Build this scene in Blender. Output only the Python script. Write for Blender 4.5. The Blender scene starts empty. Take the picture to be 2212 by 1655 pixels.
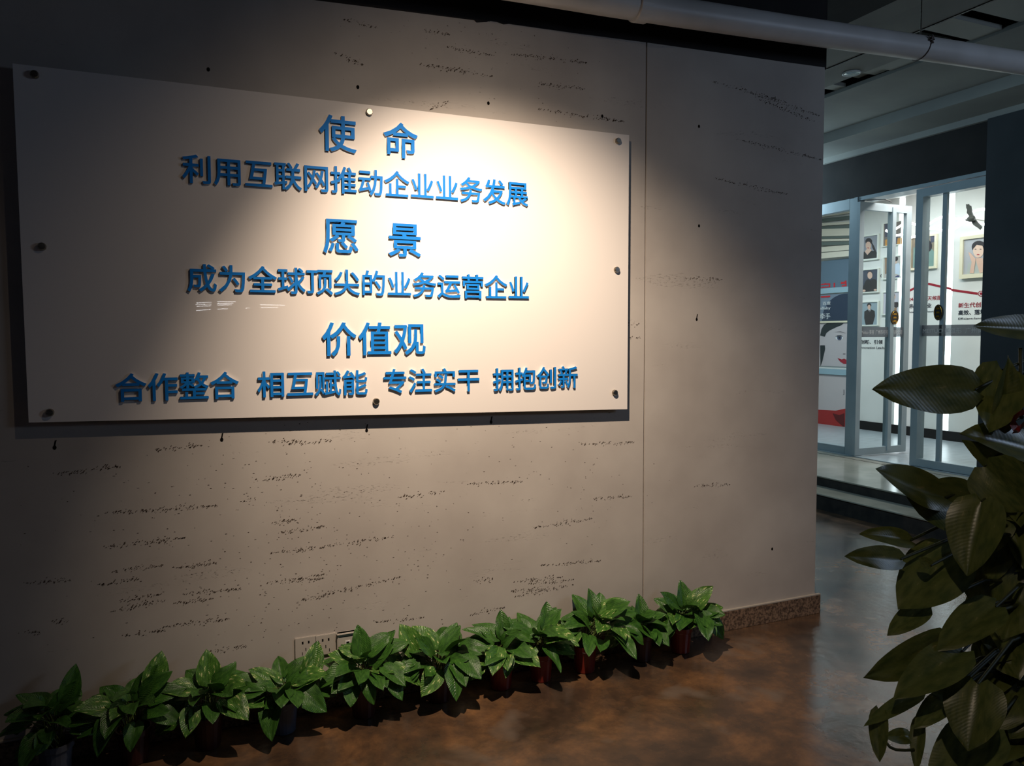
import bpy, bmesh, math, random
from mathutils import Vector, Matrix

S = bpy.context.scene
COL = S.collection
PI = math.pi
random.seed(7)

# ------------------------------------------------------------------ camera, world, lights, exposure
W, H = 2212, 1655
F_PX = 1660.0
YAW, PITCH, ROLL = 0.41207036, -0.05910963, -0.0036603
CAM = Vector((0.0, -3.1132654, 1.5085109))
_fw = Vector((math.sin(YAW) * math.cos(PITCH), math.cos(YAW) * math.cos(PITCH), math.sin(PITCH)))
_rt = Vector((math.cos(YAW), -math.sin(YAW), 0.0))
_up = _rt.cross(_fw)
RT = _rt * math.cos(ROLL) + _up * math.sin(ROLL)
UP = -_rt * math.sin(ROLL) + _up * math.cos(ROLL)
FW = _fw
cd = bpy.data.cameras.new('camera')
cam = bpy.data.objects.new('camera', cd)
COL.objects.link(cam)
cd.sensor_fit = 'HORIZONTAL'
cd.sensor_width = 36.0
cd.lens = 36.0 * F_PX / W
cd.clip_start = 0.02
cd.clip_end = 200
cam.matrix_world = Matrix(((RT.x, UP.x, -FW.x, CAM.x), (RT.y, UP.y, -FW.y, CAM.y), (RT.z, UP.z, -FW.z, CAM.z), (0, 0, 0, 1)))
S.camera = cam

wd = bpy.data.worlds.new('world')
S.world = wd
wd.use_nodes = True
wd.node_tree.nodes['Background'].inputs[0].default_value = (0.55, 0.66, 1.0, 1)
wd.node_tree.nodes['Background'].inputs[1].default_value = 0.006
S.view_settings.view_transform = 'Standard'
S.view_settings.look = 'None'
S.view_settings.exposure = 0.0
S.view_settings.gamma = 1.0
S.view_settings.use_curve_mapping = False


def aim(o, target):
    d = Vector(target) - o.location
    o.rotation_euler = d.to_track_quat('-Z', 'Y').to_euler()


def light(name, kind, loc, target, power, col, size=0.1, size_y=None, spot=None, blend=1.0):
    l = bpy.data.lights.new(name, kind)
    l.energy = power
    l.color = col
    if kind == 'AREA':
        l.shape = 'RECTANGLE'
        l.size = size
        l.size_y = size_y or size
    else:
        l.shadow_soft_size = size
    if kind == 'SPOT':
        l.spot_size = math.radians(spot)
        l.spot_blend = blend
    o = bpy.data.objects.new(name, l)
    COL.objects.link(o)
    o.location = loc
    aim(o, target)
    return o


LAMP = Vector((0.85, -1.24, 2.86))
AIM = Vector((1.36, 0, 1.08))
light('spot_beam', 'SPOT', LAMP, AIM, 275, (1.0, 0.80, 0.62), size=0.020, spot=85, blend=1.0)
light('spot_spill', 'SPOT', LAMP, AIM, 22, (1.0, 0.80, 0.62), size=0.020, spot=128, blend=1.0)
# unseen fill light added over the left shoulder to brighten the climbing plant
light('plant_fill', 'SPOT', (-0.4, -3.6, 3.2), (1.88, -1.95, 0.62), 52, (1.0, 0.80, 0.60), size=0.03, spot=32, blend=0.8)
# cool light from the office to the right of and behind the photographer
light('office_light_right', 'AREA', (5.4, -3.6, 2.7), (3.2, 0.0, 1.9), 21, (0.55, 0.72, 1.0), 1.2, 0.6)
light('office_light_left', 'AREA', (-4.5, -4.5, 2.3), (0.0, 0.0, 1.9), 2, (0.5, 0.6, 1.0), 1.0, 0.8)
light('corridor_light', 'AREA', (2.2, 2.6, 3.15), (6.0, 0.9, 1.2), 38, (0.52, 0.80, 1.0), 0.45, 0.3)
# shop ceiling lights
light('shop_light_cool', 'AREA', (7.15, 4.7, 3.26), (7.151, 4.7, 0.6), 44, (0.80, 0.93, 1.0), 1.8, 0.5)
light('shop_light_warm', 'AREA', (7.15, 2.4, 3.26), (7.151, 2.4, 0.6), 46, (1.0, 0.93, 0.86), 1.6, 0.5)
# lamp in the passage behind the wall's end, shining on the soffit over the shop front
light('passage_light', 'AREA', (6.2, 4.1, 3.1), (6.35, 3.1, 3.45), 16, (0.6, 0.85, 1.0), 0.3, 0.5)


# ------------------------------------------------------------------ unprojecting photo pixels onto planes of the place
def ray(x, y):
    return RT * ((x - W / 2) / F_PX) - UP * ((y - H / 2) / F_PX) + FW


def on(x, y, axis, val):
    d = ray(x, y)
    return CAM + d * ((val - CAM[axis]) / d[axis])


def onwall(x, y, yy=0.0):
    return on(x, y, 1, yy)


def atdepth(x, y, z):
    return CAM + ray(x, y) * z


# ------------------------------------------------------------------ materials
def srgb(r, g, b):
    def f(c):
        c /= 255.0
        return c / 12.92 if c <= 0.04045 else ((c + 0.055) / 1.055) ** 2.4
    return (f(r), f(g), f(b), 1.0)


MATS = {}


def mat(name, col, rough=0.6, metal=0.0, spec=0.5, coat=0.0, emis=0.0, emis_col=None):
    if name in MATS:
        return MATS[name]
    m = bpy.data.materials.new(name)
    m.use_nodes = True
    b = m.node_tree.nodes['Principled BSDF']
    b.inputs['Base Color'].default_value = col
    b.inputs['Roughness'].default_value = rough
    b.inputs['Metallic'].default_value = metal
    b.inputs['Specular IOR Level'].default_value = spec
    b.inputs['Coat Weight'].default_value = coat
    b.inputs['Coat Roughness'].default_value = 0.008
    if emis:
        b.inputs['Emission Color'].default_value = emis_col or col
        b.inputs['Emission Strength'].default_value = emis
    MATS[name] = m
    return m


def nodes(m):
    return m.node_tree.nodes, m.node_tree.links, m.node_tree.nodes['Principled BSDF']


def noisy(m, c1, c2, scale=5, detail=6, lo=0.35, hi=0.65, stretch=(1, 1, 1), bump=0.0, bscale=None, bdist=0.01, coord='Object'):
    """procedural two-colour variation and fine relief"""
    N, L, b = nodes(m)
    tc = N.new('ShaderNodeTexCoord')
    mp = N.new('ShaderNodeMapping')
    mp.inputs['Scale'].default_value = stretch
    L.new(tc.outputs[coord], mp.inputs[0])
    n = N.new('ShaderNodeTexNoise')
    n.inputs['Scale'].default_value = scale
    n.inputs['Detail'].default_value = detail
    L.new(mp.outputs[0], n.inputs['Vector'])
    r = N.new('ShaderNodeValToRGB')
    r.color_ramp.elements[0].position = lo
    r.color_ramp.elements[0].color = c1
    r.color_ramp.elements[1].position = hi
    r.color_ramp.elements[1].color = c2
    L.new(n.outputs['Fac'], r.inputs[0])
    L.new(r.outputs[0], b.inputs['Base Color'])
    if bump:
        n2 = N.new('ShaderNodeTexNoise')
        n2.inputs['Scale'].default_value = bscale or scale * 6
        n2.inputs['Detail'].default_value = 5
        L.new(mp.outputs[0], n2.inputs['Vector'])
        bp = N.new('ShaderNodeBump')
        bp.inputs['Strength'].default_value = bump
        bp.inputs['Distance'].default_value = bdist
        L.new(n2.outputs['Fac'], bp.inputs['Height'])
        L.new(bp.outputs[0], b.inputs['Normal'])
    return m, r


def plaster_material():
    m = mat('plaster', srgb(186, 178, 170), 0.85, spec=0.25)
    N, L, b = nodes(m)
    tc = N.new('ShaderNodeTexCoord')
    mp = N.new('ShaderNodeMapping')
    mp.inputs['Rotation'].default_value = (0, math.radians(2.0), 0)
    mp.inputs['Scale'].default_value = (1.0, 1.0, 9.0)
    L.new(tc.outputs['Object'], mp.inputs[0])
    # long horizontal streak zones
    z = N.new('ShaderNodeTexNoise')
    z.inputs['Scale'].default_value = 1.6
    z.inputs['Detail'].default_value = 3
    L.new(mp.outputs[0], z.inputs['Vector'])
    zr = N.new('ShaderNodeMapRange')
    zr.inputs['From Min'].default_value = 0.60
    zr.inputs['From Max'].default_value = 0.70
    L.new(z.outputs['Fac'], zr.inputs[0])
    # fine pits
    mp2 = N.new('ShaderNodeMapping')
    mp2.inputs['Scale'].default_value = (1.0, 1.0, 2.5)
    L.new(tc.outputs['Object'], mp2.inputs[0])
    p = N.new('ShaderNodeTexNoise')
    p.inputs['Scale'].default_value = 55
    p.inputs['Detail'].default_value = 5
    p.inputs['Roughness'].default_value = 0.7
    L.new(mp2.outputs[0], p.inputs['Vector'])
    pr = N.new('ShaderNodeMapRange')
    pr.inputs['From Min'].default_value = 0.56
    pr.inputs['From Max'].default_value = 0.66
    L.new(p.outputs['Fac'], pr.inputs[0])
    mul = N.new('ShaderNodeMath')
    mul.operation = 'MULTIPLY'
    L.new(zr.outputs[0], mul.inputs[0])
    L.new(pr.outputs[0], mul.inputs[1])
    # broad tint
    t = N.new('ShaderNodeTexNoise')
    t.inputs['Scale'].default_value = 2.3
    t.inputs['Detail'].default_value = 4
    L.new(tc.outputs['Object'], t.inputs['Vector'])
    r = N.new('ShaderNodeValToRGB')
    r.color_ramp.elements[0].position = 0.3
    r.color_ramp.elements[0].color = srgb(176, 168, 160)
    r.color_ramp.elements[1].position = 0.7
    r.color_ramp.elements[1].color = srgb(196, 189, 180)
    L.new(t.outputs['Fac'], r.inputs[0])
    mix = N.new('ShaderNodeMixRGB')
    mix.inputs[2].default_value = srgb(112, 100, 88)
    L.new(r.outputs[0], mix.inputs[1])
    sc = N.new('ShaderNodeMath')
    sc.operation = 'MULTIPLY'
    sc.inputs[1].default_value = 0.4
    L.new(mul.outputs[0], sc.inputs[0])
    L.new(sc.outputs[0], mix.inputs[0])
    L.new(mix.outputs[0], b.inputs['Base Color'])
    f = N.new('ShaderNodeTexNoise')
    f.inputs['Scale'].default_value = 9
    f.inputs['Detail'].default_value = 8
    L.new(tc.outputs['Object'], f.inputs['Vector'])
    sub = N.new('ShaderNodeMath')
    sub.operation = 'MULTIPLY_ADD'
    sub.inputs[1].default_value = -0.5
    L.new(mul.outputs[0], sub.inputs[0])
    sc2 = N.new('ShaderNodeMath')
    sc2.operation = 'MULTIPLY'
    sc2.inputs[1].default_value = 0.25
    L.new(f.outputs['Fac'], sc2.inputs[0])
    L.new(sc2.outputs[0], sub.inputs[2])
    bp = N.new('ShaderNodeBump')
    bp.inputs['Strength'].default_value = 0.55
    bp.inputs['Distance'].default_value = 0.006
    L.new(sub.outputs[0], bp.inputs['Height'])
    L.new(bp.outputs[0], b.inputs['Normal'])
    return m


def floor_material():
    m = mat('stained_concrete', srgb(70, 48, 34), 0.3, spec=0.8)
    N, L, b = nodes(m)
    tc = N.new('ShaderNodeTexCoord')
    n1 = N.new('ShaderNodeTexNoise')
    n1.inputs['Scale'].default_value = 2.6
    n1.inputs['Detail'].default_value = 9
    n1.inputs['Roughness'].default_value = 0.68
    n1.inputs['Distortion'].default_value = 0.15
    L.new(tc.outputs['Object'], n1.inputs['Vector'])
    r = N.new('ShaderNodeValToRGB')
    e = r.color_ramp.elements
    e[0].position = 0.30
    e[0].color = srgb(40, 33, 28)
    e[1].position = 0.74
    e[1].color = srgb(172, 122, 74)
    for p, c in ((0.44, (72, 56, 44)), (0.53, (92, 69, 50)), (0.62, (118, 86, 58))):
        x = r.color_ramp.elements.new(p)
        x.color = srgb(*c)
    L.new(n1.outputs['Fac'], r.inputs[0])
    v = N.new('ShaderNodeTexNoise')
    v.inputs['Scale'].default_value = 2.7
    v.inputs['Detail'].default_value = 3
    v.inputs['Distortion'].default_value = 0.3
    mp = N.new('ShaderNodeMapping')
    mp.inputs['Location'].default_value = (5.3, 2.2, 0)
    L.new(tc.outputs['Object'], mp.inputs[0])
    L.new(mp.outputs[0], v.inputs['Vector'])
    vr = N.new('ShaderNodeMapRange')
    vr.inputs['From Min'].default_value = 0.60
    vr.inputs['From Max'].default_value = 0.67
    L.new(v.outputs['Fac'], vr.inputs[0])
    mx = N.new('ShaderNodeMixRGB')
    mx.inputs[2].default_value = srgb(112, 98, 86)
    sc = N.new('ShaderNodeMath')
    sc.operation = 'MULTIPLY'
    sc.inputs[1].default_value = 0.75
    L.new(vr.outputs[0], sc.inputs[0])
    L.new(sc.outputs[0], mx.inputs[0])
    L.new(r.outputs[0], mx.inputs[1])
    L.new(mx.outputs[0], b.inputs['Base Color'])
    rr = N.new('ShaderNodeMapRange')
    rr.inputs['To Min'].default_value = 0.14
    rr.inputs['To Max'].default_value = 0.32
    L.new(n1.outputs['Fac'], rr.inputs[0])
    L.new(rr.outputs[0], b.inputs['Roughness'])
    bp = N.new('ShaderNodeBump')
    bp.inputs['Strength'].default_value = 0.12
    bp.inputs['Distance'].default_value = 0.01
    n2 = N.new('ShaderNodeTexNoise')
    n2.inputs['Scale'].default_value = 24
    n2.inputs['Detail'].default_value = 6
    L.new(tc.outputs['Object'], n2.inputs['Vector'])
    L.new(n2.outputs['Fac'], bp.inputs['Height'])
    L.new(bp.outputs[0], b.inputs['Normal'])
    return m


def leaf_material(name, c1, c2, cream, amount, rough=0.34, trans=0.0, vein=0.35):
    m = mat(name, c1, rough, spec=0.5)
    N, L, b = nodes(m)
    tc = N.new('ShaderNodeTexCoord')
    n = N.new('ShaderNodeTexNoise')
    n.inputs['Scale'].default_value = 4.5
    n.inputs['Detail'].default_value = 2.5
    L.new(tc.outputs['Object'], n.inputs['Vector'])
    r = N.new('ShaderNodeValToRGB')
    r.color_ramp.elements[0].position = 0.35
    r.color_ramp.elements[0].color = c1
    r.color_ramp.elements[1].position = 0.6
    r.color_ramp.elements[1].color = c2
    x = r.color_ramp.elements.new(0.99 - amount)
    x.color = c2
    x = r.color_ramp.elements.new(min(1.0, 1.02 - amount))
    x.color = cream
    mp = N.new('ShaderNodeMapping')
    mp.inputs['Scale'].default_value = (1, 3.5, 1)
    L.new(tc.outputs['Object'], mp.inputs[0])
    L.new(mp.outputs[0], n.inputs['Vector'])
    L.new(n.outputs['Fac'], r.inputs[0])
    L.new(r.outputs[0], b.inputs['Base Color'])
    w = N.new('ShaderNodeTexWave')          # side veins
    w.wave_type = 'BANDS'
    w.bands_direction = 'DIAGONAL'
    w.inputs['Scale'].default_value = 14
    w.inputs['Distortion'].default_value = 2.5
    L.new(tc.outputs['Object'], w.inputs['Vector'])
    bp = N.new('ShaderNodeBump')
    bp.inputs['Strength'].default_value = vein
    bp.inputs['Distance'].default_value = 0.004
    L.new(w.outputs['Fac'], bp.inputs['Height'])
    L.new(bp.outputs[0], b.inputs['Normal'])
    if trans:
        tr = N.new('ShaderNodeBsdfTranslucent')
        L.new(r.outputs[0], tr.inputs[0])
        ms = N.new('ShaderNodeMixShader')
        ms.inputs[0].default_value = trans
        L.new(b.outputs[0], ms.inputs[1])
        L.new(tr.outputs[0], ms.inputs[2])
        L.new(ms.outputs[0], N['Material Output'].inputs[0])
    return m


def glass_material(name, tint, refl=1.0, base=0.0):
    """thin pane: clear transmission plus a Fresnel reflection"""
    m = bpy.data.materials.new(name)
    m.use_nodes = True
    N, L = m.node_tree.nodes, m.node_tree.links
    N.remove(N['Principled BSDF'])
    t = N.new('ShaderNodeBsdfTransparent')
    t.inputs[0].default_value = tint
    g = N.new('ShaderNodeBsdfGlossy')
    g.inputs['Roughness'].default_value = 0.02
    fr = N.new('ShaderNodeFresnel')
    fr.inputs[0].default_value = 1.45
    ms = N.new('ShaderNodeMixShader')
    geo = N.new('ShaderNodeNewGeometry')
    inv = N.new('ShaderNodeMath')
    inv.operation = 'SUBTRACT'
    inv.inputs[0].default_value = 1.0
    L.new(geo.outputs['Backfacing'], inv.inputs[1])
    mu = N.new('ShaderNodeMath')
    mu.operation = 'MULTIPLY'
    L.new(fr.outputs[0], mu.inputs[0])
    L.new(inv.outputs[0], mu.inputs[1])
    L.new(mu.outputs[0], ms.inputs[0])
    L.new(t.outputs[0], ms.inputs[1])
    L.new(g.outputs[0], ms.inputs[2])
    L.new(ms.outputs[0], N['Material Output'].inputs[0])
    MATS[name] = m
    return m


def frosted_film(name, col, clear):
    """translucent film: part clear, part scattering light from both sides"""
    m = mat(name, col, 0.5)
    N, L, b = nodes(m)
    t = N.new('ShaderNodeBsdfTranslucent')
    t.inputs[0].default_value = col
    a = N.new('ShaderNodeMixShader')
    a.inputs[0].default_value = 0.6
    L.new(b.outputs[0], a.inputs[1])
    L.new(t.outputs[0], a.inputs[2])
    c = N.new('ShaderNodeBsdfTransparent')
    d = N.new('ShaderNodeMixShader')
    d.inputs[0].default_value = clear
    L.new(a.outputs[0], d.inputs[1])
    L.new(c.outputs[0], d.inputs[2])
    L.new(d.outputs[0], N['Material Output'].inputs[0])
    return m


PLASTER = plaster_material()
FLOOR = floor_material()
M_BLACK = mat('black_paint_and_shadow', srgb(40, 38, 38), 0.8, spec=0.2)
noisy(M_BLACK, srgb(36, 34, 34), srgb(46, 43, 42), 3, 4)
M_CHAR = mat('charcoal_wall', srgb(52, 56, 60), 0.75, spec=0.25)
noisy(M_CHAR, srgb(48, 53, 57), srgb(58, 62, 66), 2, 4, bump=0.1, bscale=60, bdist=0.002)
M_CEIL = mat('ceiling_paint', srgb(150, 150, 145), 0.8, spec=0.2)
noisy(M_CEIL, srgb(142, 142, 138), srgb(156, 156, 150), 1.5, 4)
M_SLAT = mat('slat_paint', srgb(158, 158, 150), 0.6)
M_DARKHOLE = mat('dark_void', srgb(14, 14, 14), 0.9, spec=0.1)
M_GRANITE = mat('granite', srgb(110, 88, 70), 0.55, spec=0.4)
noisy(M_GRANITE, srgb(74, 58, 46), srgb(142, 116, 94), 95, 3, 0.38, 0.62)
M_BOARD = mat('white_acrylic', srgb(236, 229, 222), 0.6, spec=0.25, coat=0.5)
M_BLUE = mat('blue_acrylic', srgb(16, 124, 212), 0.6, spec=0.2)
noisy(M_BLUE, srgb(14, 122, 210), srgb(18, 127, 215), 2, 2)
M_WHITE = mat('white_edge', srgb(235, 230, 228), 0.4)
M_STEEL = mat('brushed_steel', srgb(150, 142, 130), 0.32, metal=1.0)
noisy(M_STEEL, srgb(136, 128, 116), srgb(166, 158, 146), 30, 2, stretch=(1, 1, 12))
M_PIPE = mat('pipe_paint', srgb(205, 202, 198), 0.42, spec=0.4)
noisy(M_PIPE, srgb(198, 194, 188), srgb(214, 211, 207), 3, 3)
M_FRAME = mat('door_frame_paint', srgb(150, 165, 172), 0.35, spec=0.5)
noisy(M_FRAME, srgb(146, 161, 168), srgb(154, 169, 176), 4, 2)
M_SHOPWALL = mat('shop_wall_paint', srgb(225, 225, 220), 0.7)
noisy(M_SHOPWALL, srgb(221, 221, 216), srgb(229, 229, 224), 2, 2)
M_PLATFORM = mat('pale_tile', srgb(165, 163, 150), 0.16, spec=0.6)
noisy(M_PLATFORM, srgb(150, 148, 134), srgb(176, 174, 160), 3, 7, bump=0.03, bscale=8)
M_RISER = mat('step_riser', srgb(34, 32, 30), 0.6)
noisy(M_RISER, srgb(26, 25, 24), srgb(48, 44, 40), 12, 5)
M_SHOPFLOOR = mat('shop_floor_tile', srgb(150, 160, 166), 0.3, spec=0.5)
noisy(M_SHOPFLOOR, srgb(138, 148, 154), srgb(160, 170, 176), 5, 5, stretch=(1, 6, 1))
M_LED = mat('led', (1, 1, 1, 1), 0.5, emis=9.0, emis_col=(0.96, 0.98, 1.0, 1))
M_STRIP = mat('lit_strip', (0.9, 0.95, 1, 1), 0.5, emis=3.5, emis_col=(0.88, 0.97, 1.0, 1))
M_SOCKET = mat('socket_plastic', srgb(190, 182, 172), 0.4)
M_HOLE = mat('hole', srgb(12, 10, 9), 0.9, spec=0.1)
M_PIT = mat('plaster_pit', srgb(82, 70, 60), 0.95, spec=0.1)
M_RED = mat('red_print', srgb(190, 40, 50), 0.6)
M_DRED = mat('dark_red_line', srgb(150, 20, 40), 0.6)
M_INK = mat('dark_print', srgb(40, 44, 56), 0.6)
M_GLASS = glass_material('door_glass', (0.93, 0.97, 0.97, 1))
M_FILM = frosted_film('grey_film', srgb(132, 134, 140), 0.22)
M_FPRINT = frosted_film('film_print', srgb(250, 250, 250), 0.35)
M_WPRINT = mat('white_print', srgb(225, 228, 230), 0.6)
M_CREAM = mat('cream_frame', srgb(226, 218, 190), 0.5)
M_WFRAME = mat('white_frame', srgb(228, 230, 220), 0.5)
M_GOLD = mat('gold_badge', srgb(190, 140, 50), 0.3, metal=0.9)
M_BADGE = mat('badge_black', srgb(20, 16, 14), 0.4)


# ------------------------------------------------------------------ mesh helpers
def tag(o, label=None, cat=None, group=None, kind=None):
    if label:
        o['label'] = label
    if cat:
        o['category'] = cat
    if group:
        o['group'] = group
    if kind:
        o['kind'] = kind
    return o


def link(name, me, parent=None):
    """meshes are built in world coordinates; undo an Empty parent's offset"""
    o = bpy.data.objects.new(name, me)
    COL.objects.link(o)
    if parent is not None:
        o.parent = parent
        if parent.parent is None:
            o.matrix_parent_inverse = Matrix.Translation(-parent.location)
    return o


def build(name, bm, m, parent=None, smooth=False, loc=None):
    me = bpy.data.meshes.new(name)
    bm.normal_update()
    if smooth:
        for f in bm.faces:
            f.smooth = True
    if loc is not None:
        for v in bm.verts:
            v.co -= Vector(loc)
    bm.to_mesh(me)
    bm.free()
    for x in (m if isinstance(m, (list, tuple)) else [m]):
        me.materials.append(x)
    o = link(name, me, parent)
    if loc is not None:
        o.location = loc
    return o


def empty(name, loc, label=None, cat=None, group=None, kind=None):
    o = bpy.data.objects.new(name, None)
    COL.objects.link(o)
    o.location = loc
    o.empty_display_size = 0.05
    return tag(o, label, cat, group, kind)


def box(bm, x0, x1, y0, y1, z0, z1, mi=0):
    vs = [bm.verts.new(p) for p in ((x0, y0, z0), (x1, y0, z0), (x1, y1, z0), (x0, y1, z0), (x0, y0, z1), (x1, y0, z1), (x1, y1, z1), (x0, y1, z1))]
    for f in ((0, 3, 2, 1), (4, 5, 6, 7), (0, 1, 5, 4), (1, 2, 6, 5), (2, 3, 7, 6), (3, 0, 4, 7)):
        fc = bm.faces.new([vs[i] for i in f])
        fc.material_index = mi
    return vs


def boxobj(name, dims, m, parent=None, bevel=0.0):
    bm = bmesh.new()
    box(bm, *dims)
    if bevel:
        bmesh.ops.bevel(bm, geom=bm.edges[:], offset=bevel, segments=2, affect='EDGES')
    return build(name, bm, m, parent)


def prism(bm, pts, n, mi=0):
    """solid between the polygon pts and the same polygon moved by n"""
    n = Vector(n)
    a = [bm.verts.new(Vector(p)) for p in pts]
    b = [bm.verts.new(Vector(p) + n) for p in pts]
    f = bm.faces.new(a)
    f.material_index = mi
    f = bm.faces.new(b[::-1])
    f.material_index = mi
    k = len(a)
    for i in range(k):
        f = bm.faces.new((a[i], b[i], b[(i + 1) % k], a[(i + 1) % k]))
        f.material_index = mi
    bmesh.ops.recalc_face_normals(bm, faces=bm.faces[:])


def tube(bm, pts, rad, seg=10, cap=True):
    pts = [Vector(p) for p in pts]
    rads = rad if isinstance(rad, (list, tuple)) else [rad] * len(pts)
    rings = []
    prev = None
    for i, p in enumerate(pts):
        d = (pts[min(i + 1, len(pts) - 1)] - pts[max(i - 1, 0)]).normalized()
        if prev is None:
            a = d.orthogonal().normalized()
        else:
            a = (prev - d * prev.dot(d)).normalized()
        prev = a
        b = d.cross(a)
        rings.append([bm.verts.new(p + (a * math.cos(2 * PI * k / seg) + b * math.sin(2 * PI * k / seg)) * rads[i]) for k in range(seg)])
    for r0, r1 in zip(rings, rings[1:]):
        for k in range(seg):
            bm.faces.new((r0[k], r0[(k + 1) % seg], r1[(k + 1) % seg], r1[k]))
    if cap:
        bm.faces.new(rings[0][::-1])
        bm.faces.new(rings[-1])


def lathe(bm, prof, c=(0, 0, 0), seg=20, cap_bottom=True, cap_top=False):
    c = Vector(c)
    rings = []
    for r, z in prof:
        rings.append([bm.verts.new(c + Vector((r * math.cos(2 * PI * k / seg), r * math.sin(2 * PI * k / seg), z))) for k in range(seg)])
    for r0, r1 in zip(rings, rings[1:]):
        for k in range(seg):
            bm.faces.new((r0[k], r0[(k + 1) % seg], r1[(k + 1) % seg], r1[k]))
    if cap_bottom:
        bm.faces.new(rings[0][::-1])
    if cap_top:
        bm.faces.new(rings[-1])


GLYPH = {}


def bold_glyph(ch, off=0.004, sh=0.0075):
    """heavier strokes: the outline joined with copies of itself shifted towards the corners"""
    key = ('bold', ch)
    if key in GLYPH:
        return GLYPH[key]
    src = glyph(ch, off, 0.03)[0]
    bmx = bmesh.new()
    for i, (dx, dy) in enumerate(((-sh, -sh), (sh, -sh), (sh, sh), (-sh, sh))):
        n0 = len(bmx.verts)
        bmx.from_mesh(src)
        bmx.verts.ensure_lookup_table()
        for v in bmx.verts[n0:]:
            v.co.x += dx
            v.co.y += dy
            v.co.z *= 1 + 0.004 * i
    me = bpy.data.meshes.new('character')
    bmx.to_mesh(me)
    bmx.free()
    xs = [v.co.x for v in me.vertices]
    ys = [v.co.y for v in me.vertices]
    GLYPH[key] = (me, min(xs), max(xs), min(ys), max(ys))
    return GLYPH[key]


def glyph(ch, offset=0.012, extrude=0.03):
    """mesh of one character in em units plus its bounding box"""
    key = (ch, offset, extrude)
    if key in GLYPH:
        return GLYPH[key]
    c = bpy.data.curves.new('t', 'FONT')
    c.body = ch
    c.offset = offset
    c.extrude = extrude
    c.resolution_u = 3
    o = bpy.data.objects.new('t', c)
    COL.objects.link(o)
    bpy.context.view_layer.update()
    dg = bpy.context.evaluated_depsgraph_get()
    me = bpy.data.meshes.new_from_object(o.evaluated_get(dg))
    bpy.data.objects.remove(o)
    xs = [v.co.x for v in me.vertices] or [0, 1]
    ys = [v.co.y for v in me.vertices] or [0, 1]
    GLYPH[key] = (me, min(xs), max(xs), min(ys), max(ys))
    me.materials.clear()
    return GLYPH[key]


def text_object(name, s, m, parent, x0, x1, zlo, zhi, plane, val, offset=0.0, thick=0.002):
    """flat print: string fitted to a box on the plane (plane 'Y' faces -Y, 'X' faces -X)"""
    me, a, b, c, d = glyph(s, offset, 0.01)
    me = me.copy()
    for v in me.vertices:
        u = (v.co.x - a) / (b - a)
        w = (v.co.y - c) / (d - c)
        t = val - (v.co.z + 0.01) / 0.02 * thick
        if plane == 'Y':
            v.co = (x0 + (x1 - x0) * u, t, zlo + (zhi - zlo) * w)
        else:
            v.co = (t, x0 + (x1 - x0) * u, zlo + (zhi - zlo) * w)
    me.name = name
    me.materials.append(m)
    return link(name, me, parent)


# ------------------------------------------------------------------ the setting
bm = bmesh.new()
box(bm, -5, 5.13, -7, 6.5, -0.1, 0)
floor = build('floor', bm, FLOOR)
tag(floor, kind='structure')

# steps and raised platform in front of the shop
X1, X2, XF, ZP = 5.115, 5.395, 6.60, 0.228
pl = empty('step_platform', (X1, 1, 0), kind='structure')
boxobj('riser', (X1, X2 + 0.02, -3, 6.5, -0.05, 0.126), M_RISER, pl)
boxobj('tread', (X1 - 0.012, X2 + 0.02, -3, 6.5, 0.126, 0.138), M_PLATFORM, pl, 0.003)
boxobj('riser', (X2, XF, -3, 6.5, 0.0, ZP - 0.012), M_RISER, pl)
boxobj('landing', (X2 - 0.012, XF - 0.02, -3, 6.5, ZP - 0.012, ZP), M_PLATFORM, pl, 0.003)
boxobj('threshold_strip', (XF - 0.16, XF - 0.152, 1.5, 4.4, ZP, ZP + 0.002), M_BADGE, pl)
shopfloor = boxobj('floor_shop', (XF - 0.02, 8.8, 0.5, 6.5, 0.1, ZP), M_SHOPFLOOR)
tag(shopfloor, kind='structure')

# main plaster wall with a joint between two slabs
wall = empty('wall_back', (1.0, 0, 0), kind='structure')
XE, XS = 3.158, 2.0535
ZT = 2.86
boxobj('plaster_panel', (-5, XS - 0.004, 0, 0.25, 0.0, 3.7), PLASTER, wall)
boxobj('plaster_panel', (XS + 0.004, XE, 0, 0.25, 0.0, 3.7), PLASTER, wall)
boxobj('joint', (XS - 0.004, XS + 0.004, 0.03, 0.24, 0.0, 3.7), M_DARKHOLE, wall)
# pipe's shadow along the wall top, put in as black colour; lower edge uneven
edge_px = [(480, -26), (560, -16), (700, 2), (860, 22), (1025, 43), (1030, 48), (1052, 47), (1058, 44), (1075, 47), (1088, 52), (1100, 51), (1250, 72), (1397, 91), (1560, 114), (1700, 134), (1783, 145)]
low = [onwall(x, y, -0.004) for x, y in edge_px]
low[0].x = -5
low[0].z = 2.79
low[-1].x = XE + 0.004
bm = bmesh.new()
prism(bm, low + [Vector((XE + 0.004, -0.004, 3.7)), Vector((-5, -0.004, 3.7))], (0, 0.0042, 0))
build('painted_shadow', bm, M_BLACK, wall)
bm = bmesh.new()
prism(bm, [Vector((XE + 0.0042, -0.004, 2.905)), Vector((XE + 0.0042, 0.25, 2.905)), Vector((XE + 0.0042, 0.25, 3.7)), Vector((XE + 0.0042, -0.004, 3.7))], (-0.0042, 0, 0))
build('painted_shadow', bm, M_BLACK, wall)

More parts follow.
